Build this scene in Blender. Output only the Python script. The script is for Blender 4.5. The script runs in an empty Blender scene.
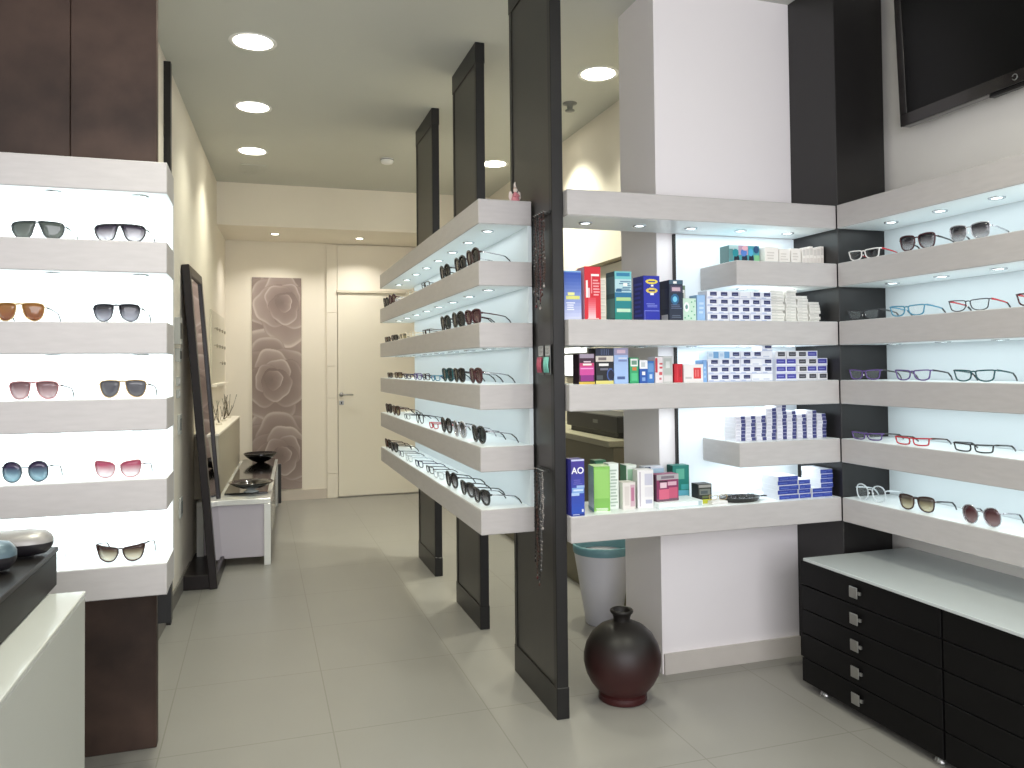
import bpy, bmesh, math, random
from mathutils import Vector, Matrix
random.seed(7)
PI = math.pi
S = bpy.context.scene
COL = S.collection
ORD = ['first', 'second', 'third', 'fourth', 'fifth', 'sixth', 'seventh', 'eighth', 'ninth', 'tenth', 'eleventh', 'twelfth', 'thirteenth', 'fourteenth']

# ------------------------------------------------------------------ materials
_mats = {}
def lin(c):
    return tuple((v / 12.92 if v <= .04045 else ((v + .055) / 1.055) ** 2.4) for v in [x / 255 for x in c])
def mat(name, rgb, rough=.5, metal=0., spec=.5, noise=0., scale=8., emit=0., bump=0., coat=0., alpha=1., emit_rgb=None, stretch=None):
    if name in _mats: return _mats[name]
    m = bpy.data.materials.new(name); m.use_nodes = True
    nt = m.node_tree; b = nt.nodes['Principled BSDF']
    c = lin(rgb)
    b.inputs['Base Color'].default_value = (*c, 1)
    b.inputs['Roughness'].default_value = rough
    b.inputs['Metallic'].default_value = metal
    b.inputs['Specular IOR Level'].default_value = spec
    if coat: b.inputs['Coat Weight'].default_value = coat; b.inputs['Coat Roughness'].default_value = .06
    if alpha < 1: b.inputs['Alpha'].default_value = alpha
    if emit:
        b.inputs['Emission Color'].default_value = (*(lin(emit_rgb) if emit_rgb else c), 1)
        b.inputs['Emission Strength'].default_value = emit
    if noise or bump:
        tc = nt.nodes.new('ShaderNodeTexCoord')
        n = nt.nodes.new('ShaderNodeTexNoise'); n.inputs['Scale'].default_value = scale; n.inputs['Detail'].default_value = 6
        if stretch:
            mp = nt.nodes.new('ShaderNodeMapping'); mp.inputs['Scale'].default_value = stretch
            nt.links.new(tc.outputs['Object'], mp.inputs[0]); nt.links.new(mp.outputs[0], n.inputs['Vector'])
        else:
            nt.links.new(tc.outputs['Object'], n.inputs['Vector'])
        if noise:
            r = nt.nodes.new('ShaderNodeValToRGB')
            r.color_ramp.elements[0].position = .3; r.color_ramp.elements[1].position = .7
            r.color_ramp.elements[0].color = (*[v * (1 - noise) for v in c], 1)
            r.color_ramp.elements[1].color = (*[min(1, v * (1 + noise)) for v in c], 1)
            nt.links.new(n.outputs['Fac'], r.inputs[0]); nt.links.new(r.outputs[0], b.inputs['Base Color'])
        if bump:
            bp = nt.nodes.new('ShaderNodeBump'); bp.inputs['Strength'].default_value = bump; bp.inputs['Distance'].default_value = .002
            nt.links.new(n.outputs['Fac'], bp.inputs['Height']); nt.links.new(bp.outputs[0], b.inputs['Normal'])
    _mats[name] = m
    return m

def lens_mat(name, top, bot, at=.95, ab=.6):
    """tinted lens, tint graded from its top to its bottom"""
    if name in _mats: return _mats[name]
    m = bpy.data.materials.new(name); m.use_nodes = True
    nt = m.node_tree; b = nt.nodes['Principled BSDF']
    b.inputs['Roughness'].default_value = .08; b.inputs['Specular IOR Level'].default_value = .7
    tc = nt.nodes.new('ShaderNodeTexCoord'); sp = nt.nodes.new('ShaderNodeSeparateXYZ')
    nt.links.new(tc.outputs['Generated'], sp.inputs[0])
    r = nt.nodes.new('ShaderNodeValToRGB'); nt.links.new(sp.outputs['Z'], r.inputs[0])
    r.color_ramp.elements[0].position = .12; r.color_ramp.elements[1].position = .75
    r.color_ramp.elements[0].color = (*lin(bot), ab); r.color_ramp.elements[1].color = (*lin(top), at)
    nt.links.new(r.outputs[0], b.inputs['Base Color']); nt.links.new(r.outputs['Alpha'], b.inputs['Alpha'])
    _mats[name] = m
    return m

def glow(name, rgb, strength, base=(235, 240, 240), rough=.4):
    return mat(name, base, rough=rough, emit=strength, emit_rgb=rgb)

M_wall = mat('white_paint', (236, 232, 226), .75, noise=.015, scale=3, bump=.05)
M_wallc = mat('cream_paint', (238, 231, 217), .75, noise=.02, scale=2, bump=.05)
M_ceil = mat('ceiling_paint', (198, 199, 192), .85)
M_pillar = mat('white_lacquer', (238, 233, 234), .5)
M_shelf = mat('pale_grey_laminate', (182, 178, 177), .42, noise=.04, scale=14, stretch=(1, 1, 5))
M_topw = mat('white_shelf_skin', (236, 242, 243), .35)
M_dark = mat('black_brown_laminate', (44, 42, 40), .36, noise=.06, scale=20)
M_edge = mat('black_edge', (15, 13, 13), .4)
M_colm = mat('black_brown_column', (25, 23, 23), .4, noise=.05, scale=20)
M_brown = mat('brown_leather_panel', (66, 51, 44), .55, spec=.3, noise=.45, scale=4.5, bump=.08)
M_panel = glow('frosted_light_panel', (224, 242, 248), .10, (196, 204, 207))
M_panel_front = glow('frosted_light_panel_soft', (226, 236, 246), .20, (208, 216, 220))
M_panel_left = glow('frosted_light_panel_bright', (240, 250, 252), .75)
M_led = glow('led_lens', (240, 252, 255), 3.2)
M_ring = mat('chrome_ring', (200, 205, 208), .25, .8)
M_down = glow('downlight_glass', (255, 250, 232), 9)
M_white = mat('white_plastic', (232, 232, 230), .4)
M_whitegloss = mat('white_gloss', (232, 233, 228), .12, coat=.5)
M_counter = mat('white_counter_side', (178, 180, 174), .35)
M_blackgloss = mat('black_gloss', (14, 12, 12), .12, coat=.4)
M_black = mat('black_matte', (16, 15, 15), .45)
M_chest = mat('wenge_chest', (9, 8, 9), .5, spec=.18, noise=.1, scale=30)
M_chrome = mat('brushed_chrome', (170, 170, 168), .3, .9)
M_glass_top = mat('frosted_glass_top', (192, 198, 199), .22, coat=.2)
M_mirror = mat('mirror_silver', (215, 212, 215), .03, 1.)
M_mframe = mat('dark_brown_frame', (27, 20, 22), .35, noise=.08, scale=12)
M_vase = None
M_base = mat('beige_skirting', (206, 196, 184), .5, noise=.03, scale=6)
M_basew = mat('grey_skirting', (190, 184, 178), .5, noise=.05, scale=6)
M_grey = mat('grey_device', (120, 122, 118), .45)
M_dgrey = mat('dark_grey_device', (46, 46, 45), .45)
M_teal = mat('teal_liner', (104, 146, 154), .45)
M_bin = mat('white_bin', (206, 206, 214), .5)

def vase_mat():
    m = bpy.data.materials.new('terracotta_vase'); m.use_nodes = True
    nt = m.node_tree; b = nt.nodes['Principled BSDF']
    b.inputs['Roughness'].default_value = .42; b.inputs['Specular IOR Level'].default_value = .35
    tc = nt.nodes.new('ShaderNodeTexCoord'); sp = nt.nodes.new('ShaderNodeSeparateXYZ'); nt.links.new(tc.outputs['Object'], sp.inputs[0])
    n = nt.nodes.new('ShaderNodeTexNoise'); n.inputs['Scale'].default_value = 9; nt.links.new(tc.outputs['Object'], n.inputs['Vector'])
    a = nt.nodes.new('ShaderNodeMath'); a.operation = 'MULTIPLY_ADD'; a.inputs[1].default_value = .07; nt.links.new(n.outputs['Fac'], a.inputs[0]); nt.links.new(sp.outputs['Z'], a.inputs[2])
    r = nt.nodes.new('ShaderNodeValToRGB'); nt.links.new(a.outputs[0], r.inputs[0])
    r.color_ramp.elements[0].position = .08; r.color_ramp.elements[0].color = (*lin((66, 30, 30)), 1)
    r.color_ramp.elements[1].position = .30; r.color_ramp.elements[1].color = (*lin((30, 27, 25)), 1)
    nt.links.new(r.outputs[0], b.inputs['Base Color'])
    return m
def floor_mat():
    m = bpy.data.materials.new('cream_floor_tiles'); m.use_nodes = True
    nt = m.node_tree; b = nt.nodes['Principled BSDF']; L = nt.links.new
    b.inputs['Roughness'].default_value = .34; b.inputs['Specular IOR Level'].default_value = .35
    tc = nt.nodes.new('ShaderNodeTexCoord'); sp = nt.nodes.new('ShaderNodeSeparateXYZ'); L(tc.outputs['Object'], sp.inputs[0])
    def math_(op, a, bv=None):
        n = nt.nodes.new('ShaderNodeMath'); n.operation = op
        for i, v in enumerate((a, bv)):
            if v is None: continue
            if isinstance(v, (int, float)): n.inputs[i].default_value = v
            else: L(v, n.inputs[i])
        return n.outputs[0]
    def line(out, off, step, w):
        f = math_('FRACT', math_('DIVIDE', math_('ADD', out, -off + 20 * step), step))
        d = math_('MINIMUM', f, math_('SUBTRACT', 1, f))
        return math_('LESS_THAN', d, w / step)
    g = math_('MAXIMUM', line(sp.outputs['X'], .25, .575, .0022), line(sp.outputs['Y'], 2.9, .6, .0022))
    n = nt.nodes.new('ShaderNodeTexNoise'); n.inputs['Scale'].default_value = 2.2; n.inputs['Detail'].default_value = 8; L(tc.outputs['Object'], n.inputs['Vector'])
    r = nt.nodes.new('ShaderNodeValToRGB'); L(n.outputs['Fac'], r.inputs[0])
    r.color_ramp.elements[0].color = (*lin((140, 138, 132)), 1); r.color_ramp.elements[1].color = (*lin((148, 146, 141)), 1)
    mx = nt.nodes.new('ShaderNodeMix'); mx.data_type = 'RGBA'; L(g, mx.inputs['Factor']); L(r.outputs[0], mx.inputs['A'])
    mx.inputs['B'].default_value = (*lin((127, 125, 117)), 1)
    L(mx.outputs['Result'], b.inputs['Base Color'])
    return m
M_vase = vase_mat(); M_floor = floor_mat()

# ------------------------------------------------------------------ mesh helpers
class MB:
    """collects shapes into one mesh with several material slots"""
    def __init__(s): s.bm = bmesh.new(); s.mats = []
    def mi(s, m):
        if m not in s.mats: s.mats.append(m)
        return s.mats.index(m)
    def _tag(s, faces, m, smooth=False):
        i = s.mi(m)
        for f in faces: f.material_index = i; f.smooth = smooth
    def box(s, a, b, m, bev=0., seg=1):
        v = [s.bm.verts.new((x, y, z)) for x in (a[0], b[0]) for y in (a[1], b[1]) for z in (a[2], b[2])]
        q = [(0, 1, 3, 2), (4, 6, 7, 5), (0, 4, 5, 1), (2, 3, 7, 6), (0, 2, 6, 4), (1, 5, 7, 3)]
        fs = [s.bm.faces.new([v[i] for i in k]) for k in q]
        s._tag(fs, m)
        if bev:
            es = list({e for f in fs for e in f.edges})
            r = bmesh.ops.bevel(s.bm, geom=es, offset=bev, segments=seg, affect='EDGES', profile=.5)
            s._tag(r['faces'], m)
        return s
    def prism(s, pts, z0, z1, m, axis='Z', smooth=False):
        """pts polygon extruded along axis"""
        def P(p, h):
            return {'Z': (p[0], p[1], h), 'Y': (p[0], h, p[1]), 'X': (h, p[0], p[1])}[axis]
        a = [s.bm.verts.new(P(p, z0)) for p in pts]; b = [s.bm.verts.new(P(p, z1)) for p in pts]
        n = len(pts); side = [s.bm.faces.new((a[i], a[(i + 1) % n], b[(i + 1) % n], b[i])) for i in range(n)]
        caps = [s.bm.faces.new(a[::-1]), s.bm.faces.new(b)]
        s._tag(side, m, smooth); s._tag(caps, m)
        return s
    def quad(s, pts, m):
        f = s.bm.faces.new([s.bm.verts.new(p) for p in pts]); s._tag([f], m); return s
    def tube(s, path, r, m, n=6, closed=False, flat=1., rs=None, cap=True):
        path = [Vector(p) for p in path]; N = len(path); rings = []
        up = Vector((0, 0, 1))
        for i, p in enumerate(path):
            t = (path[(i + 1) % N] - path[i - 1]) if closed else (path[min(i + 1, N - 1)] - path[max(i - 1, 0)])
            t.normalize()
            u = up if abs(t.dot(up)) < .95 else Vector((0, 1, 0))
            a = t.cross(u).normalized(); b = a.cross(t).normalized()
            rr = rs[i] if rs else r
            rings.append([s.bm.verts.new(p + a * (math.cos(2 * PI * k / n) * rr * flat) + b * (math.sin(2 * PI * k / n) * rr)) for k in range(n)])
        fs = []
        for i in range(N if closed else N - 1):
            A = rings[i]; B = rings[(i + 1) % N]
            for k in range(n): fs.append(s.bm.faces.new((A[k], A[(k + 1) % n], B[(k + 1) % n], B[k])))
        if not closed and cap: fs += [s.bm.faces.new(rings[0][::-1]), s.bm.faces.new(rings[-1])]
        s._tag(fs, m, True); return s
    def lathe(s, prof, m, n=32, c=(0, 0, 0), cap0=True, cap1=True):
        rings = [[s.bm.verts.new((c[0] + r * math.cos(2 * PI * k / n), c[1] + r * math.sin(2 * PI * k / n), c[2] + z)) for k in range(n)] for r, z in prof]
        fs = []
        for A, B in zip(rings, rings[1:]):
            for k in range(n): fs.append(s.bm.faces.new((A[k], A[(k + 1) % n], B[(k + 1) % n], B[k])))
        s._tag(fs, m, True); cp = []
        if cap0: cp.append(s.bm.faces.new(rings[0][::-1]))
        if cap1: cp.append(s.bm.faces.new(rings[-1]))
        s._tag(cp, m); return s
    def ball(s, c, r, m, sc=(1, 1, 1), u=8, v=6):
        ret = bmesh.ops.create_uvsphere(s.bm, u_segments=u, v_segments=v, radius=r, matrix=Matrix.Translation(c) @ Matrix.Diagonal((*sc, 1)))
        s._tag({f for vv in ret['verts'] for f in vv.link_faces}, m, True); return s
    def mesh(s, name):
        bmesh.ops.recalc_face_normals(s.bm, faces=s.bm.faces[:])
        me = bpy.data.meshes.new(name); s.bm.to_mesh(me); s.bm.free()
        for m in s.mats: me.materials.append(m)
        return me
    def obj(s, name, parent=None, loc=(0, 0, 0), rz=0.):
        return link(name, s.mesh(name), parent, loc, rz)

def link(name, me, parent=None, loc=(0, 0, 0), rz=0.):
    o = bpy.data.objects.new(name, me); COL.objects.link(o)
    o.location = loc; o.rotation_euler = (0, 0, rz)
    if parent: o.parent = parent
    return o
def tag(o, label, cat, group=None):
    o['label'] = label; o['category'] = cat
    if group: o['group'] = group
    return o
def thing(name, label, cat, loc=(0, 0, 0), rz=0., group=None):
    return tag(link(name, None, None, loc, rz), label, cat, group)
def struct(name, mb, parent=None, loc=(0, 0, 0), rz=0.):
    o = mb.obj(name, parent, loc, rz)
    if not parent: o['kind'] = 'structure'
    return o
def dup(root, loc=None, rz=None):
    r = root.copy(); COL.objects.link(r)
    if loc is not None: r.location = loc
    if rz is not None: r.rotation_euler = (0, 0, rz)
    for ch in list(root.children):
        c = ch.copy(); COL.objects.link(c); c.parent = r
        for g in ch.children:
            d = g.copy(); COL.objects.link(d); d.parent = c
    return r
def area(name, loc, size, power, color, rot=(0, 0, 0), shape='RECTANGLE', parent=None, spread=PI):
    l = bpy.data.lights.new(name, 'AREA'); l.shape = shape; l.size = size[0]; l.size_y = size[1]; l.energy = power; l.color = color; l.spread = spread
    o = bpy.data.objects.new(name, l); COL.objects.link(o); o.location = loc; o.rotation_euler = rot
    if parent: o.parent = parent
    return o

# ------------------------------------------------------------------ camera
cam = bpy.data.cameras.new('camera'); co = bpy.data.objects.new('camera', cam); COL.objects.link(co)
yaw, pitch, roll = .311979764, .0231772569, -.010274004
F, CY = 784.937705, 348.317215
f = Vector((math.sin(yaw) * math.cos(pitch), math.cos(yaw) * math.cos(pitch), math.sin(pitch)))
r0 = Vector((math.cos(yaw), -math.sin(yaw), 0)); u0 = r0.cross(f)
rr = math.cos(roll) * r0 + math.sin(roll) * u0; uu = -math.sin(roll) * r0 + math.cos(roll) * u0
co.matrix_world = Matrix(((rr.x, uu.x, -f.x, 0), (rr.y, uu.y, -f.y, 0), (rr.z, uu.z, -f.z, 1.3), (0, 0, 0, 1)))
cam.sensor_fit = 'HORIZONTAL'; cam.sensor_width = 36; cam.lens = 36 * F / 1024
cam.shift_y = -(384 - CY) / 1024; cam.clip_start = .02
S.camera = co

# ------------------------------------------------------------------ the room
CEIL = 2.935; XL, XR, YF, YB = -2.6, 2.6, -1.7, 8.1
struct('floor', MB().box((XL - .1, YF - .1, -.08), (XR + .1, YB + .1, 0), M_floor))
struct('ceiling', MB().box((XL - .1, YF - .1, CEIL), (XR + .1, YB + .1, CEIL + .1), M_ceil))
struct('wall_right', MB().box((XR, YF, 0), (XR + .1, 3.32, CEIL), M_wall))
struct('wall_left', MB().box((XL - .1, YF, 0), (XL, 3.06, CEIL), M_wall))
# wall that carries the left display, front of the corridor wall
struct('wall_left_return', MB().box((XL, 3.04, 0), (-.525, 3.12, CEIL), M_wallc))
LO = Vector((-.465, 4.4, 0)); LA = -math.atan(.042)          # the corridor's left wall turns 2.4 degrees
struct('wall_left_corridor', MB().box((-.1, -1.37, 0), (0, 3.8, CEIL), M_wallc), None, LO, LA)
struct('baseboard_left', MB().box((0, -1.3, 0), (.012, 1.0, .085), mat('dark_grey_skirting', (120, 116, 110), .5)), None, LO, LA)
struct('wall_back', MB().box((XL, YB, 0), (XR, YB + .1, CEIL), M_wallc))
struct('wall_right_corridor', MB().box((2.115, 3.32, 0), (2.215, YB, CEIL), M_wallc))
# white wall block beside the open passage
b = MB().box((1.612, 2.98, 0), (2.6, 3.32, CEIL), M_pillar)
struct('wall_middle', b)
struct('baseboard_middle', MB().box((1.618, 2.968, 0), (2.296, 2.98, .085), M_basew))
struct('trim_1', MB().box((-.6, 7.24, 2.56), (2.115, 8.1, CEIL), M_wallc))            # lowered bulkhead
struct('trim_2', MB().box((2.297, 2.684, 0), (2.548, 2.98, CEIL), M_colm, .002))       # dark corner column
struct('baseboard_back', MB().box((-.33, 8.086, 0), (.645, 8.1, .1), M_base))
# front of the shop (behind the camera): a glazed shopfront
b = MB()
b.box((XL, YF - .1, 2.75), (XR, YF, CEIL), M_wall).box((XL, YF - .1, 0), (XR, YF, .12), M_wall)
struct('wall_front', b)
b = MB()
for x in (XL, -1.3, 0, 1.3, XR - .06): b.box((x, YF - .08, .12), (x + .06, YF - .02, 2.75), M_grey)
b.box((XL, YF - .08, .12), (XR, YF - .02, .18), M_grey).box((XL, YF - .08, 2.69), (XR, YF - .02, 2.75), M_grey)
win = struct('window_1', b)

# brown panels of the left display wall
b = MB()
b.box((-2.59, 2.985, 0), (-.6105, 3.035, CEIL), M_brown, .002).box((-.6085, 2.985, 0), (-.3395, 3.035, CEIL), M_brown, .002)
struct('trim_3', b)
# dark strip on the corridor wall
struct('trim_4', MB().box((0, -.02, 0), (.034, .02, 2.9), M_edge), None, LO, LA)

# ------------------------------------------------------------------ door and panelled wall
b = MB()
ys = [0, .245, 1.0, 1.32, 1.86, 2.55]
for z0, z1 in zip(ys, ys[1:]): b.box((.648, 8.075, z0 + .002), (.752, 8.1, z1 - .002), M_wallc, .002)
b.box((.755, 8.075, 2.09), (1.66, 8.1, 2.55), M_wallc, .002).box((1.66, 8.075, 0), (2.115, 8.1, 2.55), M_wallc, .002)
struct('trim_5', b)
d = struct('door_1', MB().box((.758, 8.068, .012), (1.655, 8.1, 2.062), mat('door_white', (232, 226, 210), .4), .003))
MB().box((.745, 8.05, 2.062), (1.67, 8.1, 2.088), mat('door_head', (214, 206, 188), .5), .003).obj('door_head', d)
b = MB(); b.lathe([(.022, 0), (.022, .008), (.008, .01), (.008, .035)], M_chrome, 16)
h = b.obj('rosette', d, (.79, 8.068, 1.035)); h.rotation_euler = (PI / 2, 0, 0)
MB().tube([(0, 0, 0), (.03, -.004, 0), (.115, 0, -.004)], .008, M_chrome, 8).obj('door_handle', d, (.79, 8.03, 1.035))
MB().box((.768, 8.06, .93), (.812, 8.068, .974), M_chrome, .003).box((.784, 8.058, .94), (.796, 8.062, .964), M_black).obj('lock_plate', d)

# ------------------------------------------------------------------ rose mural
def mural():
    W, H, nx, nz = .468, 2.09, 96, 428
    bm = bmesh.new(); cl = bm.loops.layers.float_color.new('print')
    dark, mid, lite = (96, 80, 76), (150, 134, 128), (206, 194, 187)
    blooms = [(.30, 1.84, .30), (.20, 1.08, .31), (.29, .34, .30)]
    rnd = random.Random(3)
    petals = []
    for cx, cz, R in blooms:
        for ring in range(5):
            k = (1, 3, 3, 4, 5)[ring]
            for j in range(k):
                a = 2 * PI * (j + .37 * ring) / k + rnd.uniform(-.3, .3)
                petals.append((cx + math.cos(a) * R * .17 * ring, cz + math.sin(a) * R * .17 * ring, R * (.26 + .17 * ring) * rnd.uniform(.9, 1.1), a, ring, rnd.uniform(-.06, .06)))
    petals.sort(key=lambda p: -p[4])
    def shade(x, z):
        v = .40 + .08 * math.sin(7 * z + 5 * x)
        for px, pz, pr, a, ring, off in petals:
            dx, dz = x - px, z - pz
            th = math.atan2(dz, dx)
            d = math.hypot(dx, dz * .88) / (pr * (1 + .07 * math.sin(3 * th + a * 5) + .03 * math.sin(7 * th)))
            if d < 1:
                rim = max(0, 1 - (1 - d) * 7)
                fold = .5 + .5 * math.cos(th - a)
                edge = 1 - max(0, (d - .96) / .04) * .35
                v = (.30 + off + .30 * d * d * fold + .10 * fold + .34 * rim * fold ** 2 - .05 * (ring < 2)) * edge
        return max(0, min(1, v))
    vs = [[bm.verts.new((W * i / nx, 0, H * j / nz)) for i in range(nx + 1)] for j in range(nz + 1)]
    def colr(i, j):
        t = shade(W * i / nx, H * j / nz)
        a, bb, q = (dark, mid, t * 2) if t < .5 else (mid, lite, t * 2 - 1)
        return (*lin([a[k] + (bb[k] - a[k]) * q for k in range(3)]), 1)
    cs = [[colr(i, j) for i in range(nx + 1)] for j in range(nz + 1)]
    for j in range(nz):
        for i in range(nx):
            fc = bm.faces.new((vs[j][i], vs[j][i + 1], vs[j + 1][i + 1], vs[j + 1][i]))
            for lp, (a, c) in zip(fc.loops, ((i, j), (i + 1, j), (i + 1, j + 1), (i, j + 1))): lp[cl] = cs[c][a]
    # a thin board behind the print
    r = bmesh.ops.create_cube(bm, size=1, matrix=Matrix.Translation((W / 2, .007, H / 2)) @ Matrix.Diagonal((W, .012, H, 1)))
    for vv in r['verts']:
        for fc in vv.link_faces:
            fc.material_index = 1
    me = bpy.data.meshes.new('rose_mural'); bm.to_mesh(me); bm.free()
    m = bpy.data.materials.new('rose_print'); m.use_nodes = True; nt = m.node_tree
    at = nt.nodes.new('ShaderNodeVertexColor'); at.layer_name = 'print'
    nt.links.new(at.outputs[0], nt.nodes['Principled BSDF'].inputs['Base Color']); nt.nodes['Principled BSDF'].inputs['Roughness'].default_value = .6
    me.materials.append(m); me.materials.append(M_base)
    return tag(link('rose_mural', me, None, (-.064, 8.086, .112)), 'tall mauve grey rose photo print on the far wall beside the door', 'wall art')
mural()

# ------------------------------------------------------------------ ceiling fittings
def downlight(x, y, label, power):
    t = thing('downlight', label, 'ceiling light', (x, y, CEIL), 0, 'round ceiling downlights')
    MB().lathe([(.092, 0), (.098, -.002), (.114, -.005), (.116, 0)], M_white, 36, cap0=False, cap1=False).obj('trim_ring', t)
    MB().lathe([(.0, -.003), (.05, -.006), (.094, -.003), (.094, 0)], M_down, 36, cap0=False, cap1=False).obj('diffuser', t)
    area('downlight_lamp', (x, y, CEIL - .012), (.17, .17), power, (1, .99, .82), shape='DISK', spread=1.9)
downlight(-.024, 4.092, 'round white ceiling downlight over corridor, nearest of the left row', 3)
downlight(-.031, 5.117, 'round white ceiling downlight over corridor, middle one of the left row', 3.6)
downlight(-.043, 6.16, 'round white ceiling downlight over corridor, farthest of the left row', 5.6)
downlight(1.814, 4.0, 'round white ceiling downlight seen right of the tall front dark panel', 8)
downlight(1.809, 6.03, 'round white ceiling downlight glimpsed between second and front dark panels', 8)
downlight(-.015, 3.07, 'round white ceiling downlight just before the left brown panel', 4)
downlight(-.01, 2.05, 'round white ceiling downlight above the shop floor ahead of the left display', 11)
downlight(-.005, 1.03, 'round white ceiling downlight above the shop floor nearest the entrance', 3)
downlight(1.77, 5.02, 'round white ceiling downlight hidden behind the front dark panel', 17)
downlight(1.6, 1.5, 'unseen round ceiling downlight added to brighten the right wall shelves', 9)  # out of view, added to lift the light on right wall and worktop
for x, y, s_ in ((.146, 7.63, 'left one, above the rose print'), (.934, 7.69, 'right one, above the door')):
    t = thing('recessed_spotlight', 'small recessed spotlight under the far bulkhead, ' + s_, 'spotlight', (x, y, 2.56), 0, 'bulkhead spotlights')
    MB().lathe([(.033, 0), (.036, -.003), (.046, -.004), (.047, 0)], M_ring, 24, cap0=False, cap1=False).obj('trim_ring', t)
    MB().lathe([(.0, -.002), (.033, -.002), (.033, 0)], M_down, 20, cap0=False, cap1=False).obj('bulb', t)
    area('spot_lamp', (x, y, 2.552), (.06, .06), 5, (1, .96, .88), shape='DISK', spread=2.2)
t = thing('smoke_detector', 'small round white smoke detector on corridor ceiling above far shelf end', 'smoke detector', (.959, 6.113, CEIL))
MB().lathe([(.05, 0), (.05, -.02), (.042, -.035), (.02, -.042), (0, -.043)], M_white, 24, cap0=False, cap1=False).obj('body', t)
MB().lathe([(.051, -.006), (.053, -.009), (.051, -.012)], M_grey, 24, cap0=False, cap1=False).obj('vent_ring', t)
t = thing('sprinkler_head', 'small ceiling sensor beside the front dark panel near right downlight', 'ceiling sensor', (1.846, 4.5, CEIL))
MB().lathe([(.045, 0), (.045, -.006), (.02, -.012), (.016, -.04), (.03, -.045), (.03, -.05), (0, -.052)], M_grey, 20, cap0=False, cap1=False).obj('body', t)
t = thing('ceiling_vent', 'faint flush square vent in ceiling behind the farthest left downlight', 'vent', (-.04, 6.72, CEIL))
b = MB()
for k in range(7): b.box((-.085 + k * .026, -.13, -.004), (-.071 + k * .026, .13, 0), M_ceil)
b.obj('slats', t)
b = MB()
for a, c in (((-.1, -.15, -.006), (.1, -.13, 0)), ((-.1, .13, -.006), (.1, .15, 0)), ((-.1, -.13, -.006), (-.087, .13, 0)), ((.087, -.13, -.006), (.1, .13, 0))): b.box(a, c, M_ceil)
b.obj('frame', t)

# ------------------------------------------------------------------ standing dark partition panels
def partition(y0, y1, label, x0=1.04, x1=1.0855):
    t = thing('partition_panel', label, 'partition panel', (x0, y0, 0), 0, 'dark standing partition panels')
    w = x1 - x0; L = y1 - y0
    MB().box((.004, .03, .115), (w - .004, L - .03, CEIL - .105), M_dark).obj('face_board', t)
    b = MB(); b.box((0, 0, 0), (w, .032, CEIL - .003), M_edge, .002); b.box((0, L - .032, 0), (w, L, CEIL - .003), M_edge, .002)
    b.obj('edge_post', t)
    MB().box((-.002, -.002, 0), (w + .002, L + .002, .115), M_edge, .002).obj('plinth', t)
    MB().box((-.002, -.002, CEIL - .105), (w + .002, L + .002, CEIL), M_edge, .002).obj('top_band', t)
    return t
partition(2.725, 3.224, 'tall dark standing panel, nearest of three, hung with spectacle chains')
partition(3.775, 4.268, 'tall dark standing panel, middle of three, behind the corridor shelves')
partition(4.822, 5.35, 'tall dark standing panel, farthest of three, behind the corridor shelves')

# ------------------------------------------------------------------ shelves
LED_C = (.90, .99, 1.0)
def led_parts(par, pts):
    rg = MB(); rg.lathe([(.017, 0), (.018, -.003), (.026, -.004), (.027, 0)], M_ring, 16, cap0=False, cap1=False); rm = rg.mesh('led_ring')
    le = MB(); le.lathe([(.0, -.003), (.012, -.0035), (.018, -.002), (.018, 0)], M_led, 14, cap0=False, cap1=False); lm = le.mesh('led_lens')
    for x, y, z in pts:
        o = link('led_ring', rm, par, (x, y, z)); link('led_lens', lm, o)
def shelf(label, a, bb, leds, group, power=2.4, lamp=None, fasc=None):
    """floating shelf: hollow box body, fascia, LED spots below"""
    t = thing('display_shelf', label, 'shelf', (0, 0, 0), 0, group)
    MB().box((a[0], a[1], a[2] + .0006), (bb[0], bb[1], bb[2] - .0006), M_shelf, .0025).obj('shelf_body', t)
    e = .0045
    MB().box((a[0] + e, a[1] + e, bb[2] - .001), (bb[0] - .001, bb[1] - .001, bb[2]), M_topw).obj('white_top', t)
    MB().box((a[0] + e, a[1] + e, a[2]), (bb[0] - .001, bb[1] - .001, a[2] + .001), M_topw).obj('white_underside', t)
    led_parts(t, [(x, y, a[2]) for x, y in leds])
    if lamp:
        (lx, ly, sx, sy) = lamp
        area('shelf_led_light', (lx, ly, a[2] - .006), (sx, sy), power, LED_C)
    return t
ZT = [.745, .988, 1.230, 1.473, 1.715, 1.958]; TH = .098
NM = ['bottom', 'second from bottom', 'third from bottom', 'fourth from bottom', 'second from top', 'topmost']
# corridor display (fronts face left)
MX0, MX1, MY0, MY1 = .816, 1.036, 2.941, 5.56
for k, z in enumerate(ZT):
    leds = [(.90, 3.1 + .31 * i) for i in range(8)] if k else []
    shelf('long pale grey corridor shelf on dark panels, %s of six' % NM[k], (MX0, MY0, z - TH), (MX1, MY1, z), leds, 'corridor display shelves',
          1.2, (.93, 4.25, .14, 2.4) if k else None)
b = MB()
for z0, z1 in zip(ZT[:-1], [v - TH for v in ZT[1:]]): b.box((1.022, 2.95, z0 + .0005), (1.038, 5.36, z1 - .0005), M_panel)
tag(b.obj('mounted_light_box'), 'white backlit panel behind the corridor shelves', 'light box', 'backlit boxes')
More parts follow.
